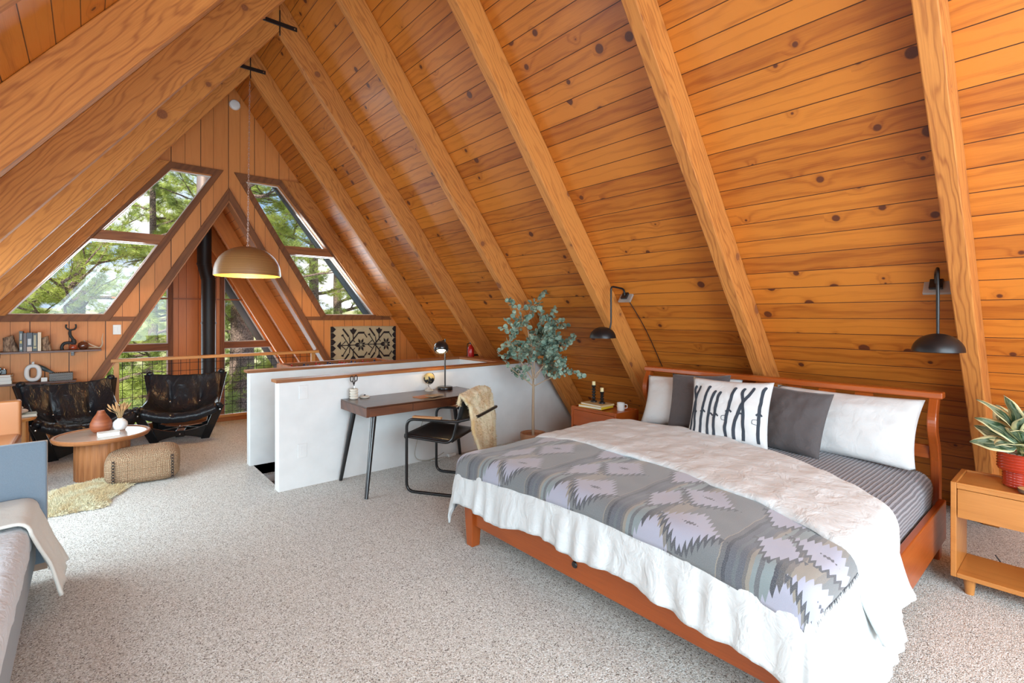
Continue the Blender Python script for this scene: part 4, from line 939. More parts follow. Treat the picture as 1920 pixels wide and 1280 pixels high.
# woven wall rug with dark folk motifs
rg = empty('wall_rug', (2.925, 7.848, .693), 0, 'cream woven rug with dark stylised flowers hung on the gable wall', 'rug')
RW, RH = 1.13, .605
CRM = plain('cream_wool', (.52, .42, .26), .95, nb=.5, nscale=300)
m = MB(); m.grid(lambda a, b: (a*RW, .004-.006*sin(a*3.1)+.003*nz3(a*5, b*3), b*RH+.006*sin(a*4)), 30, 12); m.build('textile', CRM, rg, smooth=True, solid=.006)
def U(a, b): return ((a-165)/1535*RW, (940-b)/810*RH)
m = MB()
def shape(pts, dx=0, dy=0, sc=1):
    q = [U(a*sc+dx, b*sc+dy) for a, b in pts]
    ar = sum(q[i][0]*q[(i+1) % len(q)][1]-q[(i+1) % len(q)][0]*q[i][1] for i in range(len(q)))
    if ar < 0: q = q[::-1]
    m.poly([q], lambda a, b, t: (a, t-.006*sin(a/RW*3.1)+.006*0, b+.006*sin(a/RW*4)), -.0065, -.003)
def bar(p, q, w, dx=0, dy=0):
    (x0, y0), (x1, y1) = p, q; l = sqrt((x1-x0)**2+(y1-y0)**2); nx, ny = -(y1-y0)/l*w/2, (x1-x0)/l*w/2
    shape([(x0+nx, y0+ny), (x1+nx, y1+ny), (x1-nx, y1-ny), (x0-nx, y0-ny)], dx, dy)
for dx, dy in ((0, 0), (612, -8)):
    for s in (1, -1):
        Y = lambda b, s=s: 545+s*(b-545)
        bar((390, 545), (480, Y(470)), 16, dx, dy); bar((470, Y(470)), (495, Y(462)), 20, dx, dy)
        bar((570, 545), (430, Y(330)), 17, dx, dy); bar((400, Y(335)), (445, Y(315)), 36, dx, dy)
        bar((590, Y(500)), (575, Y(370)), 17, dx, dy); bar((565, Y(360)), (430, Y(185)), 34, dx, dy)
        bar((590, Y(510)), (790, Y(270)), 26, dx, dy); bar((785, Y(278)), (925, Y(278)), 44, dx, dy); bar((925, Y(300)), (985, Y(385)), 20, dx, dy)
        bar((650, Y(430)), (705, Y(480)), 15, dx, dy)
        bar((665, Y(420)), (665, Y(320)), 20, dx, dy)
        shape([(665, Y(165)), (700, Y(205)), (745, Y(205)), (725, Y(250)), (665, Y(330)), (605, Y(250)), (585, Y(205)), (630, Y(205))], dx, dy)
        for a0 in (22.5, 67.5, 112.5, 157.5):
            a1 = -R(a0)*s; L1 = 150 if a0 in (67.5, 112.5) else 115; cx_, cy_ = 840, 545
            e1 = (cos(a1), sin(a1)); e2 = (-sin(a1), cos(a1))
            shape([(cx_+e1[0]*18, cy_+e1[1]*18), (cx_+e1[0]*L1*.6+e2[0]*26, cy_+e1[1]*L1*.6+e2[1]*26), (cx_+e1[0]*L1, cy_+e1[1]*L1), (cx_+e1[0]*L1*.6-e2[0]*26, cy_+e1[1]*L1*.6-e2[1]*26)], dx, dy)
    bar((390, 545), (740, 545), 18, dx, dy); shape([(520, 545), (580, 500), (610, 545), (580, 590)], dx, dy); shape([(690, 545), (735, 505), (775, 545), (735, 585)], dx, dy)
bar((925, 540), (1030, 535), 18); shape([(300, 545), (385, 455), (385, 635)])
for k in range(6):
    y = 130+k*135
    shape([(165, y), (215, y), (280, y+60), (215, y+125), (165, y+133)]); shape([(1700, y), (1655, y), (1605, y+60), (1655, y+125), (1700, y+133)])
m.build('motif', plain('dark_brown_wool', (.022, .014, .014), .95), rg)

# ================================================================ RAILING
rl = empty('loft_railing', (1.5, YG+.02, 0), 0, 'light wood railing with black wire mesh across the A-shaped opening', 'railing')
m = MB(); m.bb(.215, 2.74, YG-.035, YG+.075, .895, .935); wbuild(m, rl, 'top_rail', M['rail'], grain=(1, 0, 0), bevel=.006)
for x in (.27, 2.66):
    m = MB(); m.box((x, YG+.02, .478), (.055, .055, .834)); wbuild(m, rl, 'post', M['rail'], grain=(0, 0, 1), bevel=.003)
m = MB(); m.bb(.30, 2.63, YG+.005, YG+.045, .06, .095); wbuild(m, rl, 'bottom_rail', M['rail'], grain=(1, 0, 0), bevel=.003)
m = MB()
for k in range(23): x = .33+k*.102; m.tube([(x, YG+.03, .07), (x, YG+.03, .90)], .0034, 6)
for k in range(8): z = .13+k*.102; m.tube([(.30, YG+.036, z), (2.63, YG+.036, z)], .0034, 6)
wbuild(m, rl, 'wire_mesh', plain('matte_black_wire', (.008, .008, .008), .75), smooth=True)

# ================================================================ STOVE PIPE, PENDANT, DETECTOR, SWITCH
pp_ = empty('stove_pipe', (1.53, 9.6, -2.6), 0, 'black stove pipe with a slight jog rising in front of the far bay wall', 'stove pipe')
PM = plain('black_stove_enamel', (.012, .011, .011), .5)
m = MB(); m.tube([(1.535, 9.6, -2.6), (1.535, 9.6, 2.06), (1.475, 9.6, 2.32), (1.475, 9.6, 3.0)], .105, 24); wbuild(m, pp_, 'flue', PM, smooth=True)
for x, z in ((1.535, .2), (1.535, 1.35), (1.53, 2.10), (1.475, 2.33)): m = MB(); m.tube([(x, 9.6, z-.015), (x, 9.6, z+.015)], .111, 24); wbuild(m, pp_, 'collar', PM, smooth=True)
m = MB(); m.tube([(1.475, 9.6, 2.98), (1.475, 9.6, 4.45)], .11, 24); m.tube([(1.475, 9.6, 3.95), (1.475, 9.6, 4.05)], .125, 24); wbuild(m, pp_, 'chimney', plain('weathered_steel', (.33, .25, .22), .45, .6), smooth=True)
pd = empty('pendant_lamp', (1.476, 6.66, 1.955), 0, 'woven bamboo dome pendant lamp hanging on a long chain', 'pendant lamp')
t = NT('coiled_bamboo'); z_ = t.sep(t.obj())[2]; nz_ = t.noise(t.obj(), 3, 2); w_ = t.noise(t.xyz(0.0, 0.0, t.m('MULTIPLY', t.m('ADD', z_, t.m('MULTIPLY', nz_, .02)), 150.0)), 1, 3, .7)
M['bamboo'] = t.fin(t.mix(t.ss(w_, .3, .7), (.52, .27, .10), (.22, .09, .03)), .4, 0, t.bump(w_, .5, .004))
M['bambooin'] = plain('yellow_bamboo_inside', (.85, .42, .05), .5)
ro = [(.001, .352)]+[(.366*sin(R(a))**.92, .352*cos(R(a))**.9 if a < 90 else 0) for a in range(5, 91, 5)]
MB().lathe([(a, b) for a, b in ro], n=56, cap=False).build('shade', M['bamboo'], pd, smooth=True, auto=0)
MB().lathe([(a*.975+.0, b*.975) for a, b in ro[::-1]]+[], n=56, cap=False).build('lining', M['bambooin'], pd, smooth=True, auto=0)
MB().lathe([(.366, 0), (.366, -.004), (.357, -.004), (.357, 0)], n=56, cap=False).build('rim', plain('amber_rim', (.75, .42, .08), .4), pd, smooth=True, auto=30)
MB().tube([(0, 0, .34), (0, 0, .15)], .018, 12).build('socket', M['white'], pd, smooth=True)
bb_ = NT('lit_pendant_bulb'); bb_.fin((1, .9, .7), .5, Emission_Color=(1, .7, .3, 1), Emission_Strength=9)
m = MB(); m.lathe_s((0, 0, .12), .045, 16, (1, 1, 1), None, 0); m.build('bulb', bb_.mat, pd, smooth=True)
light('POINT', 'pendant_light', (1.476, 6.66, 1.997), (0, 0, 0), 26, .025, (1, .75, .4))
m = MB(); n_ = 62; z0, z1 = .352, 4.315-1.955
for k in range(n_):
    zc = z0+(k+.5)*(z1-z0)/n_; hl = (z1-z0)/n_*.72
    pts = [V((.0085*cos(2*pi*i/8), 0, hl*sin(2*pi*i/8))) for i in range(8)]
    if k % 2: pts = [V((0, p.x, p.z)) for p in pts]
    m.tube([p+V((.02*(zc-z0)/(z1-z0), -.01*(zc-z0)/(z1-z0), zc)) for p in pts], .0022, 5, closed=True)
m.build('chain', plain('pale_brass', (.62, .45, .38), .35, .7), pd, smooth=True)
sd = empty('smoke_detector', (1.575, 7.859, 4.44), 0, 'round white smoke detector at the top of the gable wall', 'smoke detector')
T90 = Matrix.Rotation(pi/2, 4, 'X')
MB().lathe([(0, .036), (.045, .036), (.062, .030), (.072, .012), (.072, 0)], n=36, T=T90).build('housing', M['white'], sd, smooth=True, auto=40)
MB().lathe([(0, .040), (.018, .040), (.020, .036)], n=20, T=T90).build('button', M['wall'], sd, smooth=True)
sw = empty('light_switch', (.277, 7.859, 1.30), 0, 'white double light switch on the gable wall right of the upper shelf', 'light switch')
m = MB(); m.bb(-.04, .04, -.006, 0, -.06, .06); m.build('plate', M['white'], sw, bevel=.003)
for x in (-.018, .018): m = MB(); m.bb(x-.012, x+.012, -.010, -.006, -.03, .03); m.build('rocker', M['white'], sw, bevel=.002)
# ================================================================ LIVING CORNER
t = NT('creased_black_leather'); o_ = t.obj(); n1 = t.noise(t.xyz(t.m('MULTIPLY', t.sep(o_)[0], 14.0), t.m('MULTIPLY', t.sep(o_)[1], 14.0), t.m('MULTIPLY', t.sep(o_)[2], 4.0)), 1, 3, .6, 1.2)
M['sling'] = t.fin((.010, .012, .016), .30, 0, t.bump(n1, .45, .03, t.bump(t.noise(o_, 260, 2), .15, .002)), Specular_IOR_Level=.42)
def lounge(name, loc, rz, label):
    e = empty(name, loc, rz, label, 'armchair', 'black leather sling lounge chairs'); B = M['blackw']
    for y, top, sp, tilt, nm in ((-.20, .41, .415, -.14, 'front_frame'), (.10, .735, .405, .26, 'rear_frame')):
        m = MB()
        for s in (1, -1):   # leg, splaying outwards and up
            m2 = MB(); P0 = V((s*.25, y, 0)); P1 = V((s*sp, y+tilt, top))
            d = (P1-P0).normalized(); sd_ = V((1, 0, 0)); w0, w1 = .085, .095; th = .034
            u_ = d.cross(sd_).normalized()
            vs = [P0+sd_*(-.045)-u_*th/2, P0+sd_*.045-u_*th/2, P0+sd_*.045+u_*th/2, P0+sd_*(-.045)+u_*th/2, P1+sd_*(-.045)-u_*th/2, P1+sd_*.045-u_*th/2, P1+sd_*.045+u_*th/2, P1+sd_*(-.045)+u_*th/2]
            m2.add(vs, [(3, 2, 1, 0), (4, 5, 6, 7), (0, 1, 5, 4), (1, 2, 6, 5), (2, 3, 7, 6), (3, 0, 4, 7)])
            m2.build('leg', B, e, bevel=.010, seg=3)
            m3 = MB(); m3.lathe([(0, .005), (.007, .004), (.010, 0)], n=12, T=Matrix.Translation(P1-V((0, .022, .05))) @ Matrix.Rotation(pi/2, 4, 'X')); m3.build('bolt', M['chrome'], e)
        # arched cross piece between the feet
        top_ = [(x, .11+.06*(abs(x)/.27)**2) for x in [(-.27+.54*k/14) for k in range(15)]]; bot = [(x, .055*(1-(x/.24)**2)) for x in [(.24-.48*k/14) for k in range(15)]]
        m.poly([top_+bot], lambda a, b, t_: (a, t_, max(b, 0)), y-.017, y+.017)
        m.build(nm, B, e, bevel=.006)
    m = MB(); m.bb(-.045, .045, -.23, .13, .045, .12); m.build('centre_block', B, e, bevel=.006)
    m = MB(); m.lathe([(0, .005), (.007, .004), (.010, 0)], n=12, T=Matrix.Translation((0, -.232, .082)) @ Matrix.Rotation(pi/2, 4, 'X')); m.build('block_bolt', M['chrome'], e)
    for s in (1, -1): MB().tube([(s*.24, -.20, .13), (s*-.0, .0, .125), (s*-.24, .11, .13)], .006, 8).build('tie_rod', M['chrome'], e, smooth=True)
    cen = crv([(.335, .715), (.27, .55), (.18, .37), (.06, .285), (-.12, .28), (-.28, .315), (-.36, .335), (-.395, .30), (-.37, .255)], 6)
    sid = crv([(.35, .745), (.30, .64), (.22, .55), (.10, .475), (-.06, .44), (-.24, .43), (-.335, .425), (-.365, .395), (-.35, .36)], 6)
    nv = len(cen)-1
    def fn(a, b):
        x = a*2-1; f = b*nv; i = min(int(f), nv-1); k = f-i
        cy, cz_ = [cen[i][j]*(1-k)+cen[i+1][j]*k for j in (0, 1)]; sy, sz = [sid[i][j]*(1-k)+sid[i+1][j]*k for j in (0, 1)]
        w = abs(x)**2.3; hw = .395-.03*sin(pi*b)
        dim = 0
        for bx in (-.42, .42): dim += .036*math.exp(-((x-bx)**2/.014+(b-.24)**2/.004)); dim += .020*math.exp(-((x-bx)**2/.008))*math.exp(-((b-.26)**2/.06))
        return (x*hw, cy*(1-w)+sy*w+dim*.8+.008*nz3(x*4, b*5, 2), cz_*(1-w)+sz*w-dim*.3+.010*nz3(x*5, b*7, 7)+.003*sin(x*9+b*3)*(b < .45))
    m = MB(); m.grid(fn, 36, 50); m.build('leather_sling', M['sling'], e, smooth=True, solid=.045, bevel=0)
    for x in (-.42, .42):
        p = fn((x+1)/2, .24); m = MB(); m.lathe_s((p[0], p[1]-.022, p[2]+.012), .010, 10, (1, 1, 1), None, 0); m.build('button', M['chrome'], e, smooth=True)
    for s in (1, -1):
        for (x, y, z) in ((s*.385, .345, .745), (s*.40, -.335, .415)):
            m = MB(); m.lathe_s((x, y, z), .045, 12, (.9, .8, .75), None, 0); m.build('gathered_corner', M['sling'], e, smooth=True)
    return e
lounge('lounge_chair', (-.075, 7.10, 0), R(15), 'black leather sling lounge chair under the wall shelves, left of its twin')
lounge('lounge_chair', (.88, 7.20, 0), R(-14), 'black leather sling lounge chair in front of the wire mesh railing')

ct = empty('coffee_table', (.105, 5.92, 0), 0, 'round teak coffee table with pale inlaid top on a fluted pedestal', 'coffee table')
def oval(a, b, z, n=64, p=2.0): return [(a*math.copysign(abs(cos(2*pi*k/n))**(2/p), cos(2*pi*k/n)), b*math.copysign(abs(sin(2*pi*k/n))**(2/p), sin(2*pi*k/n)), z) for k in range(n)]
def loft(m, rings, cap0=True, cap1=True):
    n = len(rings[0]); vs = [p for r_ in rings for p in r_]; fs = [(i*n+k, i*n+(k+1) % n, (i+1)*n+(k+1) % n, (i+1)*n+k) for i in range(len(rings)-1) for k in range(n)]
    if cap0: fs.append(tuple(range(n))[::-1])
    if cap1: fs.append(tuple((len(rings)-1)*n+k for k in range(n)))
    m.add(vs, fs)
m = MB(); A_, B_ = .355, .355
loft(m, [oval(A_-.05, B_-.05, .352), oval(A_-.012, B_-.012, .358), oval(A_, B_, .374), oval(A_, B_, .388), oval(A_-.006, B_-.006, .394), oval(A_-.024, B_-.024, .394), oval(A_-.028, B_-.028, .386)], True, False)
m.build('table_rim', M['teak'], ct, grain=(1, 0, 0), smooth=True)
t = NT('inlaid_top'); f = t.noise(t.obj(), 5, 3)
M['inlay'] = wood('pale_table_inlay', (.46, .33, .25), (.34, .21, .14), rough=.16, vary=.1, freq=14, figure=.2, coat=.5)
m = MB(); loft(m, [oval(A_-.028, B_-.028, .372), oval(A_-.028, B_-.028, .387)]); m.build('tabletop', M['inlay'], ct, grain=(1, 0, 0))
m = MB(); n = 120; rg_ = []
for z in (0, .352):
    rg_.append([((.198+.006*abs(sin(k*pi/5)))*cos(2*pi*k/n), (.198+.006*abs(sin(k*pi/5)))*sin(2*pi*k/n), z) for k in range(n)])
loft(m, rg_); m.build('pedestal', M['teak'], ct, grain=(0, 0, 1), smooth=True)
v1 = empty('vase', (.095, 6.02, .387), 0, 'reddish wood-grained bulbous vase on the coffee table', 'vase')
MB().lathe([(0, 0), (.055, 0), (.072, .02), (.084, .055), (.080, .09), (.060, .135), (.034, .175), (.026, .20), (.022, .20), (.020, .19), (0, .19)], n=36).build('body', wood('red_turned_wood', (.36, .10, .035), (.22, .05, .018), rough=.45, freq=60, figure=.5), v1, grain=(1, 0, 0), smooth=True, auto=60)
v2 = empty('vase', (.235, 6.01, .387), 0, 'small white round vase holding dried grass on the coffee table', 'vase')
MB().lathe([(0, 0), (.034, 0), (.052, .02), (.060, .05), (.056, .075), (.036, .098), (.024, .104), (.022, .112), (.018, .112), (.018, .10), (0, .10)], n=36).build('body', plain('white_stoneware', (.78, .77, .76), .3), v2, smooth=True, auto=60)
MB().lathe([(0, 0), (.040, 0), (.040, .008), (0, .008)], n=24).build('foot', plain('bare_clay', (.30, .17, .11), .8), v2)
dg = empty('dried_grass', (.235, 6.01, .49), 0, 'spray of tan dried grass in the small white vase', 'dried grass'); rr = random.Random(4)
m = MB(); hd = MB()
for k in range(40):
    a = rr.uniform(0, 2*pi); sp = rr.uniform(.01, .085); L = rr.uniform(.085, .125); p1 = V((cos(a)*sp, sin(a)*sp, L)); m.tube([(0, 0, -.03), p1*.45+V((0, 0, .02)), p1], .0013, 4)
    d = (p1-p1*.45).normalized(); q = p1+d*.045; hd.tube([p1-d*.012, p1+d*.006, p1+d*.02, q], [.002, .0062, .0055, .0008], 6)
m.build('stems', plain('straw', (.52, .34, .16), .8), dg, smooth=True); tag(hd.build('seed_heads', plain('tan_seed', (.55, .30, .13), .85, nb=.4, nscale=300), dg, smooth=True), kind='stuff')
book('book', (.145, 5.80, .3875), R(4), .155, .11, .032, (.55, .30, .14), 'small white book lying in front of the vases on the coffee table', pages=(.80, .78, .72), mat=plain('white_book_cover', (.74, .71, .66), .5))

# pouf
t = NT('woven_jute'); u, v, _ = t.sep(t.uv()); wa = t.m('SINE', t.m('MULTIPLY', t.m('ADD', u, v), 2*pi/.022)); wb_ = t.m('SINE', t.m('MULTIPLY', t.m('SUBTRACT', u, v), 2*pi/.022)); w_ = t.m('MULTIPLY', wa, wb_)
M['jute'] = t.fin(t.mix(t.ss(w_, .05, .5), (.36, .20, .11), (.66, .48, .30)), .95, 0, t.bump(t.m('ADD', w_, t.noise(t.obj(), 200, 2)), .7, .008))
pf = empty('pouf', (.385, 5.58, 0), R(-6), 'woven tan rectangular pouf with black cross-stitched edges', 'pouf')
m = MB()
def sup(a, b):
    th = 2*pi*a; ph = pi*(b-.5); e1, e2 = .42, .5; c = lambda w, e: math.copysign(abs(cos(w))**e, cos(w)); s_ = lambda w, e: math.copysign(abs(sin(w))**e, sin(w))
    return (.275*c(ph, e2)*c(th, e1)+.006*nz3(a*9, b*5), .215*c(ph, e2)*s_(th, e1)+.006*nz3(a*7, b*5, 4), max(.0, .142+.142*s_(ph, e2)*(1+.06*cos(th))))
m.grid(sup, 64, 32, cu=True)
m.build('cover', M['jute'], pf, grain=(1, 0, .0001), smooth=True, auto=0, weld=.0004)
for x in (-.20, .215):
    m = MB()
    for k in range(8):
        z = .045+k*.026; y = -.219+.010*(abs(z-.14)/.1)**2; w = .011
        for s in (1, -1): m.tube([(x-w, y, z-s*.010), (x, y-.003, z), (x+w, y, z+s*.010)], .0032, 5)
    m.build('cross_stitching', plain('black_yarn', (.015, .012, .012), .9), pf)

# sheepskin rug
def blob(a): return 1+.10*sin(3*a+.5)+.07*sin(5*a+1.7)+.05*sin(8*a)
def rugf(a, b):
    th = 2*pi*a; r_ = b*blob(th); x, y = .36*r_*cos(th), .40*r_*sin(th); x += .10*sin(y*4)
    return (x, y, .004+.030*(1-b**5)*(1+.4*nz3(x*7, y*7)))
W2 = woolmat('cream_sheepskin', (.98, .85, .58), (.90, .64, .32), 6)
m = MB(); m.grid(rugf, 72, 18, cu=True); rugo = m.build('sheepskin_rug', W2, smooth=True, weld=.0004, auto=0); rugo.location = (-.03, 5.33, 0); rugo.rotation_euler = (0, 0, R(20)); rugo.scale = (.92, .92, 1)
tag(rugo, 'cream sheepskin rug on the carpet in front of the coffee table', 'rug')
rr = random.Random(9); pts = [(rugf(a, sqrt(b)), None) for a, b in [(rr.random(), rr.random()) for _ in range(9000)]]
pts = [(V(p), V((p[0]*1.2, p[1]*1.2, .5))) for p, _ in pts]; m = MB(); strands(m, pts, rr, .034, .0028, .25, .45)
tag(m.build('wool', W2, rugo), kind='stuff')

# side table, tan chair
sdt = empty('side_table', (-.60, 6.42, 0), 0, 'light wood side table with rounded top behind the tan leather chair', 'side table')
m = MB(); loft(m, [oval(.235, .20, .515, p=2.6), oval(.24, .205, .525, p=2.6), oval(.24, .205, .535, p=2.6), oval(.236, .20, .542, p=2.6)]); m.build('tabletop', M['rail'], sdt, grain=(1, 0, 0), smooth=True, auto=30)
for x in (-.16, .14): m = MB(); m.box((x, 0, .2575), (.07, .24, .515)); m.build('leg', M['rail'], sdt, grain=(0, 0, 1), bevel=.01)
book('book', (-.465, 6.40, .5425), R(6), .21, .15, .028, (.22, .27, .20), 'grey-green book on the light wood side table', mat=plain('sage_cover', (.27, .30, .23), .6))
st_ = empty('stone_stack', (-.475, 6.40, .571), 0, 'two pale rounded stones stacked on the grey-green book', 'stones')
for x, z, r_ in ((0, .022, .060), (-.018, .055, .045)):
    m = MB(); m.lathe_s((x, 0, z), r_, 18, (1, .8, .42), None, 0); m.build('stone', plain('pale_stone%d' % int(r_*1000), (.55, .44, .36), .7, nb=.1, nscale=60), st_, smooth=True)
tc_ = empty('leather_chair', (-.70, 5.80, 0), 0, 'tan leather armless chair at the left edge beside the blue-grey panel', 'chair')
TL_ = plain('tan_leather', (.36, .13, .040), .4, nb=.05, nscale=50)
m = MB(); m.bb(-.27, .27, -.40, .18, .36, .475); m.build('seat', TL_, tc_, bevel=.035, seg=4)
m = MB(); m.bb(-.27, .27, .12, .20, .42, .755); m.build('backrest', TL_, tc_, bevel=.02, seg=4)
for x in (-.24, .24):
    for y in (-.35, .14): m = MB(); m.box((x, y, .18), (.035, .035, .36)); m.build('leg', M['teak'], tc_, grain=(0, 0, 1), bevel=.003)

# ---- daybed, close to the camera on the left
BLUE = cloth('blue_grey_felt', (.24, .315, .39), nb=.1, sc=30, fine=420, lo=.7)
GF = cloth('grey_upholstery', (.26, .26, .27), nb=.08, sc=30, fine=400)
db = empty('daybed', (-.70, 2.6, 0), 0, 'low grey daybed with a white quilted mattress cover in the left foreground', 'daybed')
m = MB(); m.bb(-1.20, -.215, .9, 3.76, .12, .36); wbuild(m, db, 'base', GF, bevel=.02, seg=3)
m = MB(); m.bb(-1.22, -.172, 3.775, 3.825, .10, .775); wbuild(m, db, 'end_panel', BLUE, bevel=.012, seg=3)
m = MB(); m.bb(-1.222, -.170, 3.797, 3.803, .06, .777); wbuild(m, db, 'piping', plain('tan_piping', (.45, .32, .24), .7), bevel=.001)
m = MB()
def mt(a, b):
    px = -1.20+a*(1.00+.16); py = .9+b*2.87
    x, y, z = drape(px, py, (-2, -.265, .0, 3.72), .465, .05, .03, .004, 14, 8, .004)
    return (x, y, max(z, .335+.012*nz3(py*5, 3)))
m.grid(mt, 40, 110); wbuild(m, db, 'mattress_cover', cloth('white_quilted_cotton', (.76, .77, .80), nb=.5, sc=26), smooth=True, solid=.008)
for x in (-1.12, -.27):
    for y in (1.0, 3.66): m = MB(); m.lathe([(.02, 0), (.026, .122)], (x, y, 0), 16); wbuild(m, db, 'leg', M['teak'], grain=(0, 0, 1), smooth=True)
m = MB()
def thr(a, b):
    px = -1.2+a*(1.02+.34); py = 3.30+b*.44
    hang = max(0, px+.24)
    py += .12*hang*(b-.3)
    x, y, z = drape(px, min(py, 3.95), (-2, -.262, .0, 4.9), .484+.012*sin(pi*b), .055, .34, .016, 22, 12, .006)
    return (x, y, z)
m.grid(thr, 70, 40)
th_ = m.build('throw', M['ivory'], smooth=True, solid=.014); tag(th_, 'ivory cotton throw draped over the far corner of the grey daybed', 'throw blanket')

# ================================================================ SHELVES
def shelf(x0, x1, z, label, bx):
    e = empty('wall_shelf', ((x0+x1)/2, YG, z), 0, label, 'shelf', 'dark wood wall shelves')
    m = MB(); m.bb(x0, x1, YG-.20, YG-.001, z-.022, z); wbuild(m, e, 'board', M['shelf'], grain=(1, 0, 0), bevel=.002)
    for b in bx: m = MB(); m.bb(b-.015, b+.015, YG-.12, YG-.002, z-.042, z-.022); m.bb(b-.015, b+.015, YG-.022, YG-.002, z-.075, z-.042); wbuild(m, e, 'bracket', M['black'], bevel=.002)
shelf(-.93, .125, 1.075, 'upper dark wood wall shelf left of the A-shaped opening', (-.135, -.75))
shelf(-1.2, -.10, .727, 'lower dark wood wall shelf above the black lounge chair', (-.37, -.95))
S1, S2, YS = 1.0755, .7275, 7.76
def rock(name, x, w, h, label, lean_=0):
    m = MB(); rr = random.Random(int(x*100))
    def fn(a, b):
        th = 2*pi*a; r_ = (1+.10*nz3(cos(th)*2, sin(th)*2, b*3+x)); k = 1-.35*b
        sq = lambda q: math.copysign(abs(q)**.6, q)
        return (w/2*sq(cos(th))*r_*k+lean_*b*h, .045*sq(sin(th))*r_*(1-.2*b), h*b*(1+.10*cos(th)))
    m.grid(fn, 32, 12, cu=True); m.f.append(tuple(range(32*12, 32*13))); m.m.append(0); m.f.append(tuple(range(31, -1, -1))); m.m.append(0)
    t = NT(name+str(x)); o = t.obj(); n_ = t.noise(t.xyz(t.m('MULTIPLY', t.sep(o)[0], 60.0), 0.0, t.m('MULTIPLY', t.sep(o)[2], 14.0)), 1, 4, .6, 1.0)
    o = m.build(name, t.fin(t.mix(t.ss(n_, .35, .65), (.10, .055, .035), (.42, .28, .18)), .8, 0, t.bump(n_, .7, .01)), smooth=True, auto=50); o.location = (x, YS, S1)
    tag(o, label, 'bookend', 'petrified wood bookends'); return o
rock('bookend', -.642, .125, .165, 'brown petrified wood bookend left of the books on the upper shelf', -.15)
rock('bookend', -.352, .085, .155, 'brown petrified wood bookend right of the books on the upper shelf', -.12)
def upright(x, w, h, col, label, deco=None):
    e = empty('book', (x, YS, S1), 0, label, 'book', 'books upright on the upper shelf'); cm = plain('c'+label[:20], col, .4)
    m = MB(); m.bb(-w/2, w/2, -.075, -.070, 0, h); m.bb(-w/2, -w/2+.003, -.07, .075, 0, h); m.bb(w/2-.003, w/2, -.07, .075, 0, h); m.build('cover', cm, e, bevel=.0008)
    m = MB(); m.bb(-w/2+.003, w/2-.003, -.07, .072, .003, h-.004); m.build('pages', plain('pages', (.72, .66, .55), .8), e)
    for (z0, z1, c_, ww) in (deco or []):
        m = MB(); m.bb(-w*ww/2, w*ww/2, -.0765, -.0752, z0, z1); m.build('spine_lettering', plain('foil', c_, .5), e)
upright(-.560, .028, .225, (.03, .04, .04), 'slim black book with grey lettering, first on the upper shelf', [(.02, .05, (.5, .5, .45), .6), (.09, .12, (.55, .42, .12), .6), (.13, .20, (.35, .38, .38), .5)])
upright(-.529, .026, .205, (.075, .035, .028), 'dark brown book second from the left on the upper shelf')
upright(-.492, .044, .208, (.02, .022, .04), 'navy book with white lettering in the middle of the upper shelf', [(.0, .05, (.55, .42, .33), .9), (.07, .14, (.6, .6, .6), .6)])
upright(-.448, .040, .202, (.012, .012, .012), 'black book with pale gold lettering beside the cream book', [(.03, .05, (.5, .42, .2), .6), (.06, .18, (.42, .38, .24), .45)])
upright(-.412, .028, .210, (.66, .52, .36), 'cream book at the right end of the row on the upper shelf')
DM = plain('matte_black_wood_carving', (.012, .014, .016), .6)
dr = empty('deer_sculpture', (-.165, YS, S1), 0, 'black abstract deer sculpture on the upper shelf', 'sculpture')
MB().tube(crv([(-.058, .0), (-.060, .035), (-.045, .07), (-.01, .085), (.03, .085)], 5) and [V((a, 0, b)) for a, b in crv([(-.058, .0), (-.062, .035), (-.045, .072), (-.008, .082), (.035, .075)], 5)], .016, 12).build('body', DM, dr, smooth=True)
MB().tube([V((a, 0, b)) for a, b in crv([(.036, .0), (.042, .05), (.044, .09), (.030, .13), (.010, .17), (.008, .215), (.018, .235)], 5)], [.016]*8+[.022]*6+[.015]*10+[.013]*7, 12).build('neck', DM, dr, smooth=True)
MB().tube([V((a, 0, b)) for a, b in crv([(-.024, .295), (-.026, .262), (-.004, .235), (.022, .232), (.050, .240), (.062, .270), (.056, .298)], 5)], .009, 10).build('antlers', DM, dr, smooth=True)
def pot(x, y, r_, h, col, label):
    o = MB().lathe([(0, 0), (r_*.55, 0), (r_*.92, h*.25), (r_, h*.52), (r_*.85, h*.82), (r_*.45, h), (r_*.38, h*.98), (0, h*.93)], n=32).build('pot', plain('glaze%d' % int(r_*999), col, .15, Coat_Weight=.6), smooth=True, auto=60)
    o.location = (x, y, S1); tag(o, label, 'pot')
pot(-.128, YS-.055, .040, .062, (.30, .05, .02), 'small copper-red glazed pot in front of the deer sculpture')
pot(-.038, YS, .052, .092, (.12, .035, .018), 'round dark brown glazed pot beside the deer sculpture')
an = empty('antler', (.02, YS, S1), 0, 'pale shed antler lying at the right end of the upper shelf', 'antler'); AB = plain('bone', (.50, .38, .27), .6)
MB().tube([V((a, 0, b)) for a, b in crv([(-.055, .105), (-.01, .065), (.05, .03), (.092, .016), (.115, .06), (.112, .12), (.122, .185)], 6)], [.005+.0003*k for k in range(20)]+[.010-.0005*k for k in range(17)], 10).build('main_beam', AB, an, smooth=True)
MB().tube([V((a, -.01, b)) for a, b in crv([(-.01, .02), (.04, .018), (.09, .018)], 6)], .007, 8).build('tine', AB, an, smooth=True)
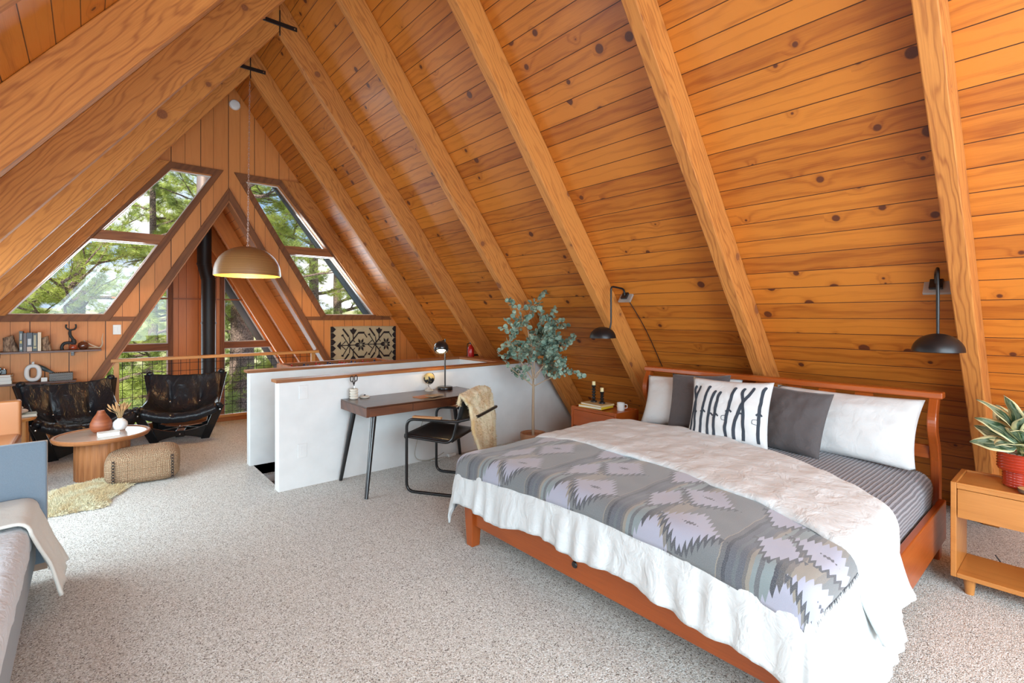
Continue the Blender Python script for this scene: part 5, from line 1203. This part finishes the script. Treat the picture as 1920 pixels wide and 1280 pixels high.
# lower shelf
k_ = 0
for z, h, c_, lb in ((0, .034, (.70, .66, .60), 'bottom book of the lower shelf stack, white with a black spine pattern'), (.0345, .040, (.50, .50, .50), 'thick grey book in the middle of the lower shelf stack'), (.075, .026, (.60, .33, .18), 'tan book on top of the lower shelf stack, under the camera')):
    book('book', (-.735, YS-.01, S2+z), R(2-k_*3), .21, .16, h, c_, lb, 'stack of books on the lower shelf', pages=(.7, .68, .64)); k_ += 1
cm_ = empty('camera', (-.735, YS-.02, S2+.102), 0, 'black vintage camera resting on the book stack on the lower shelf', 'camera')
m = MB(); m.bb(-.06, .06, -.022, .022, 0, .055); m.build('body', M['blackw'], cm_, bevel=.005); m = MB(); m.bb(-.022, .022, -.018, .018, .055, .076); m.build('viewfinder', M['black'], cm_, bevel=.005)
MB().lathe([(0, .036), (.016, .036), (.024, .034), (.026, 0), (0, 0)], n=24, T=Matrix.Translation((.0, -.022, .027)) @ Matrix.Rotation(pi/2, 4, 'X')).build('lens', M['black'], cm_, smooth=True, auto=50)
MB().lathe([(0, 0), (.008, 0), (.008, .007), (0, .007)], (.042, 0, .055), 16).build('dial', M['chrome'], cm_)
m = MB(); n = 48; zc = .110
def rv(a, b):
    th = 2*pi*a; ph = 2*pi*b; sq = lambda q, e: math.copysign(abs(q)**e, q)
    cx, cz0 = .052*sq(cos(th), .8), .078*sq(sin(th), .8); nx, nz_ = cos(th), sin(th); r1 = .0215
    return (cx+nx*r1*cos(ph), .020*sin(ph), cz0+nz_*r1*cos(ph)+.1005)
m.grid(rv, 48, 16, cu=True); m.lathe([(.012, .19), (.011, .218), (.015, .225), (.012, .224), (.009, .2)], n=20)
o = m.build('ring_vase', plain('matte_white_ceramic', (.72, .70, .69), .6), smooth=True, weld=.0004, auto=0); o.location = (-.468, YS, S2+.001); tag(o, 'white ring-shaped ceramic vase on the lower shelf', 'vase')
bd = empty('bird_figure', (-.362, YS+.02, S2), 0, 'dark carved bird leaning between the ring vase and the patterned box', 'figurine'); BM_ = plain('slate_carving', (.035, .05, .055), .5, nb=.8, nscale=110)
MB().tube([V((a, 0, b)) for a, b in crv([(-.075, .185), (-.05, .165), (-.01, .135), (.035, .105), (.07, .088)], 5)], [.004]+[.014+.0012*k for k in range(9)]+[.024-.002*k for k in range(11)], 12).build('body', BM_, bd, smooth=True)
m = MB(); m.box((.0, -.012, .125), (.13, .008, .026), Matrix.Translation((0, 0, .0)) @ Matrix.Translation((0, 0, .125)) @ Matrix.Rotation(R(33), 4, 'Y') @ Matrix.Translation((0, 0, -.125))); m.build('wing', BM_, bd, bevel=.003)
MB().tube([(-.01, 0, 0), (-.01, 0, .12)], .004, 8).build('stand', M['black'], bd, smooth=True)
m = MB(); m.bb(-.026, .026, -.010, .010, 0, .046); o = m.build('card_block', M['white'], bevel=.002); o.location = (-.374, YS-.05, S2); tag(o, 'small blank white block in front of the bird figure', 'block')
t = NT('zigzag_lid'); o_ = t.obj(); x_, y_, z_ = t.sep(o_)
zz = t.m('ADD', t.m('MULTIPLY', z_, 1.0), t.m('MULTIPLY', tri(x_, .016), .006)); q_ = t.m('SINE', t.m('MULTIPLY', zz, 2*pi/.013))
bx_ = empty('patterned_box', (-.232, YS, S2), 0, 'black and white zigzag patterned box at the right end of the lower shelf', 'box'); ZM = t.fin(t.mix(t.m('GREATER_THAN', q_, .35), (.012, .014, .016), (.40, .40, .38)), .6)
m = MB(); m.bb(-.10, .10, -.065, .065, 0, .062); m.build('base', ZM, bx_, bevel=.002); m = MB(); m.bb(-.102, .102, -.067, .067, .0625, .088); m.build('lid', ZM, bx_, bevel=.002)
# ================================================================ OUTSIDE
m = MB()
def gz(x, y): return -3.6+.10*max(0, y-12)+.5*nz3(x*.12, y*.12)
m.grid(lambda a, b: (-40+a*90, 10.9+b*60, gz(-40+a*90, 10.9+b*60)), 60, 40)
t = NT('forest_floor'); n_ = t.noise(t.obj(), .9, 5, .65); n2 = t.noise(t.obj(), 5, 4, .7)
struct(m.build('ground', t.fin(t.mix(t.ss(n2, .35, .65), t.mix(t.ss(n_, .4, .6), (.26, .30, .09), (.34, .36, .14)), (.42, .36, .24)), .95), smooth=True, auto=0)); bpy.data.objects['ground']['kind'] = 'structure'
t = NT('pine_bark'); o_ = t.obj(); vb = t.vor(t.xyz(t.m('MULTIPLY', t.sep(o_)[0], 60.0), t.m('MULTIPLY', t.sep(o_)[1], 60.0), t.m('MULTIPLY', t.sep(o_)[2], 26.0)), 1)[0]
M['bark'] = t.fin(t.mix(t.ss(vb, .25, .6), (.34, .24, .20), (.13, .09, .075)), .9, 0, t.bump(vb, .8, .03))
def needle_mat(name, a, b):
    t = NT(name); n_ = t.noise(t.obj(), 1.3, 3); w = t.white(t.n('NewGeometry').outputs['Position'])
    t.fin(t.mix(t.ss(n_, .35, .65), a, b), .6); tl = t.n('BsdfTranslucent'); tl.inputs[0].default_value = (*[x*1.2 for x in a], 1); mx = t.n('MixShader'); mx.inputs[0].default_value = .35
    t.t.links.new(t.b.outputs[0], mx.inputs[1]); t.t.links.new(tl.outputs[0], mx.inputs[2]); t.t.links.new(mx.outputs[0], t.out.inputs[0]); return t.mat
NM = [needle_mat('lime_pine_needles', (.52, .58, .16), (.32, .42, .10)), needle_mat('olive_pine_needles', (.40, .46, .14), (.22, .30, .08))]
def pine(seed, H=12.5, r0=.17, start=1.2, spread=2.6, nb=34, mat=0, tuft=.15, lean_=0):
    rr = random.Random(seed); tr_ = empty('pine_tree', (0, 0, 0)); m = MB(); f = MB()
    pts = [(lean_*(z/H)**2*H+.10*nz3(z*.3, seed), .10*nz3(z*.3, seed, 5), z) for z in [H*k/16 for k in range(17)]]
    m.tube(pts, [r0*(1-.85*k/16) for k in range(17)], 14); m.build('trunk', M['bark'], tr_, smooth=True)
    m = MB(); ends = []
    def tw(p, d, L, r_, dep):
        n = 5; P_ = [p]
        for i in range(n):
            d = (d+V((rr.gauss(0, .16), rr.gauss(0, .16), rr.gauss(.03, .13)))).normalized(); p = p+d*L/n; P_.append(p)
            if dep >= 1 or i >= 2: ends.append((p, d))
        m.tube(P_, [r_*(1-.75*i/n) for i in range(n+1)], 5, cap=False)
        if dep < 2:
            for k in range(5 if dep == 0 else 3):
                i = rr.randint(1, n); s_ = rr.choice((-1, 1)); q = V((-d.y, d.x, rr.uniform(-.2, .5)))*s_
                tw(P_[i], (d*.8+q*.8).normalized(), L*rr.uniform(.35, .55), r_*.5, dep+1)
    for k in range(nb):
        z = start+(H-start)*(k+rr.random())/nb*.97; a = rr.uniform(0, 2*pi); L = spread*(1-.75*(z-start)/(H-start))*rr.uniform(.6, 1.1)
        i = min(15, int(z/H*16)); c_ = V(pts[i]).lerp(V(pts[i+1]), z/H*16-i)
        tw(c_, V((cos(a), sin(a), rr.uniform(-.15, .35))), L, .030+.012*L, 0)
    m.build('branches', M['bark'], tr_, smooth=True)
    for p, d in ends:
        for q in range(2):
            c_ = p+V((rr.gauss(0, .05), rr.gauss(0, .05), rr.gauss(0, .05)))
            for k in range(20):
                e = (d*.7+V((rr.gauss(0, .8), rr.gauss(0, .8), rr.gauss(.15, .7)))).normalized(); s_ = e.orthogonal().normalized()*.0042
                L = tuft*rr.uniform(.7, 1.3); f.add([c_-s_, c_+s_, c_+e*L], [(0, 1, 2)])
    f.build('foliage', NM[mat], tr_, recalc=False)
    return tr_
T1 = pine(1, mat=0); T2 = pine(5, 13, .20, 1.5, 2.9, 36, 0, .17, .03); T3 = pine(9, 15, .34, 4.3, 2.4, 34, 1, .16)
PL = [(T1, -.1, 13.2, 1.0, 0, 'slim lime green pine whose trunk shows in the lower left gable window'),
      (T3, 2.75, 13.0, .98, 40, 'pine with a thick scaly grey trunk seen through the right bay window'),
      (T2, -1.9, 17.5, 1.0, 10, 'bright green pine at the left edge of the lower left gable window'),
      (T1, 1.35, 16.5, .95, 100, 'bright pine behind the left pane of the bay'),
      (T2, 4.9, 14.2, 1.0, 200, 'large lime green pine filling the lower right gable window'),
      (T1, 6.6, 17.0, 1.15, 60, 'green pine in the right half of the lower right gable window'),
      (T2, 3.4, 19.5, 1.05, 130, 'tall pine further back whose top shows in the upper right gable window'),
      (T1, 5.6, 25.5, 1.2, 20, 'distant pine in the middle of the right gable windows')]
usedp = set()
for o, x, y, s, rz, lb in PL:
    if o.name in usedp: c = copy_tree(o)
    else: usedp.add(o.name); c = o
    c.location = (x, y, gz(x, y)-.1); c.scale = (s, s, s); c.rotation_euler = (0, 0, R(rz)); tag(c, lb, 'tree', 'pines outside the windows')
def shrubm(seed, n, L):
    rr = random.Random(seed); f = MB()
    for k in range(n):
        a = rr.uniform(0, 2*pi); r_ = sqrt(rr.random())*1.5; z = rr.random()**1.3*1.9*(1-.25*r_); c_ = V((r_*cos(a), r_*sin(a), z))
        for j in range(6):
            e = V((rr.gauss(0, 1), rr.gauss(0, 1), rr.gauss(.3, .7))).normalized(); s_ = e.orthogonal().normalized()*.0065; f.add([c_-s_, c_+s_, c_+e*L*rr.uniform(.6, 1.2)], [(0, 1, 2)])
    return f
SB = shrubm(3, 8500, .17).build('young_pine_thicket', NM[0], recalc=False)
rr = random.Random(31); k_ = 0
for (x, y) in ((-1.6, 13.6), (.6, 13.6), (1.6, 14.9), (4.4, 13.6), (3.6, 15.5), (-.6, 15.5), (6.2, 14.0), (-3.0, 15.5), (2.2, 18.5), (.2, 18.8)):
    c = SB if k_ == 0 else SB.copy()
    if k_: COL.objects.link(c)
    s = rr.uniform(1.1, 1.5); c.location = (x, y, gz(x, y)-.1); c.scale = (s, s, s*1.25); c.rotation_euler = (0, 0, rr.uniform(0, 6)); k_ += 1
    tag(c, 'dense lime green young pine growth low outside the bay and gable windows', 'shrub', 'thickets outside the windows')
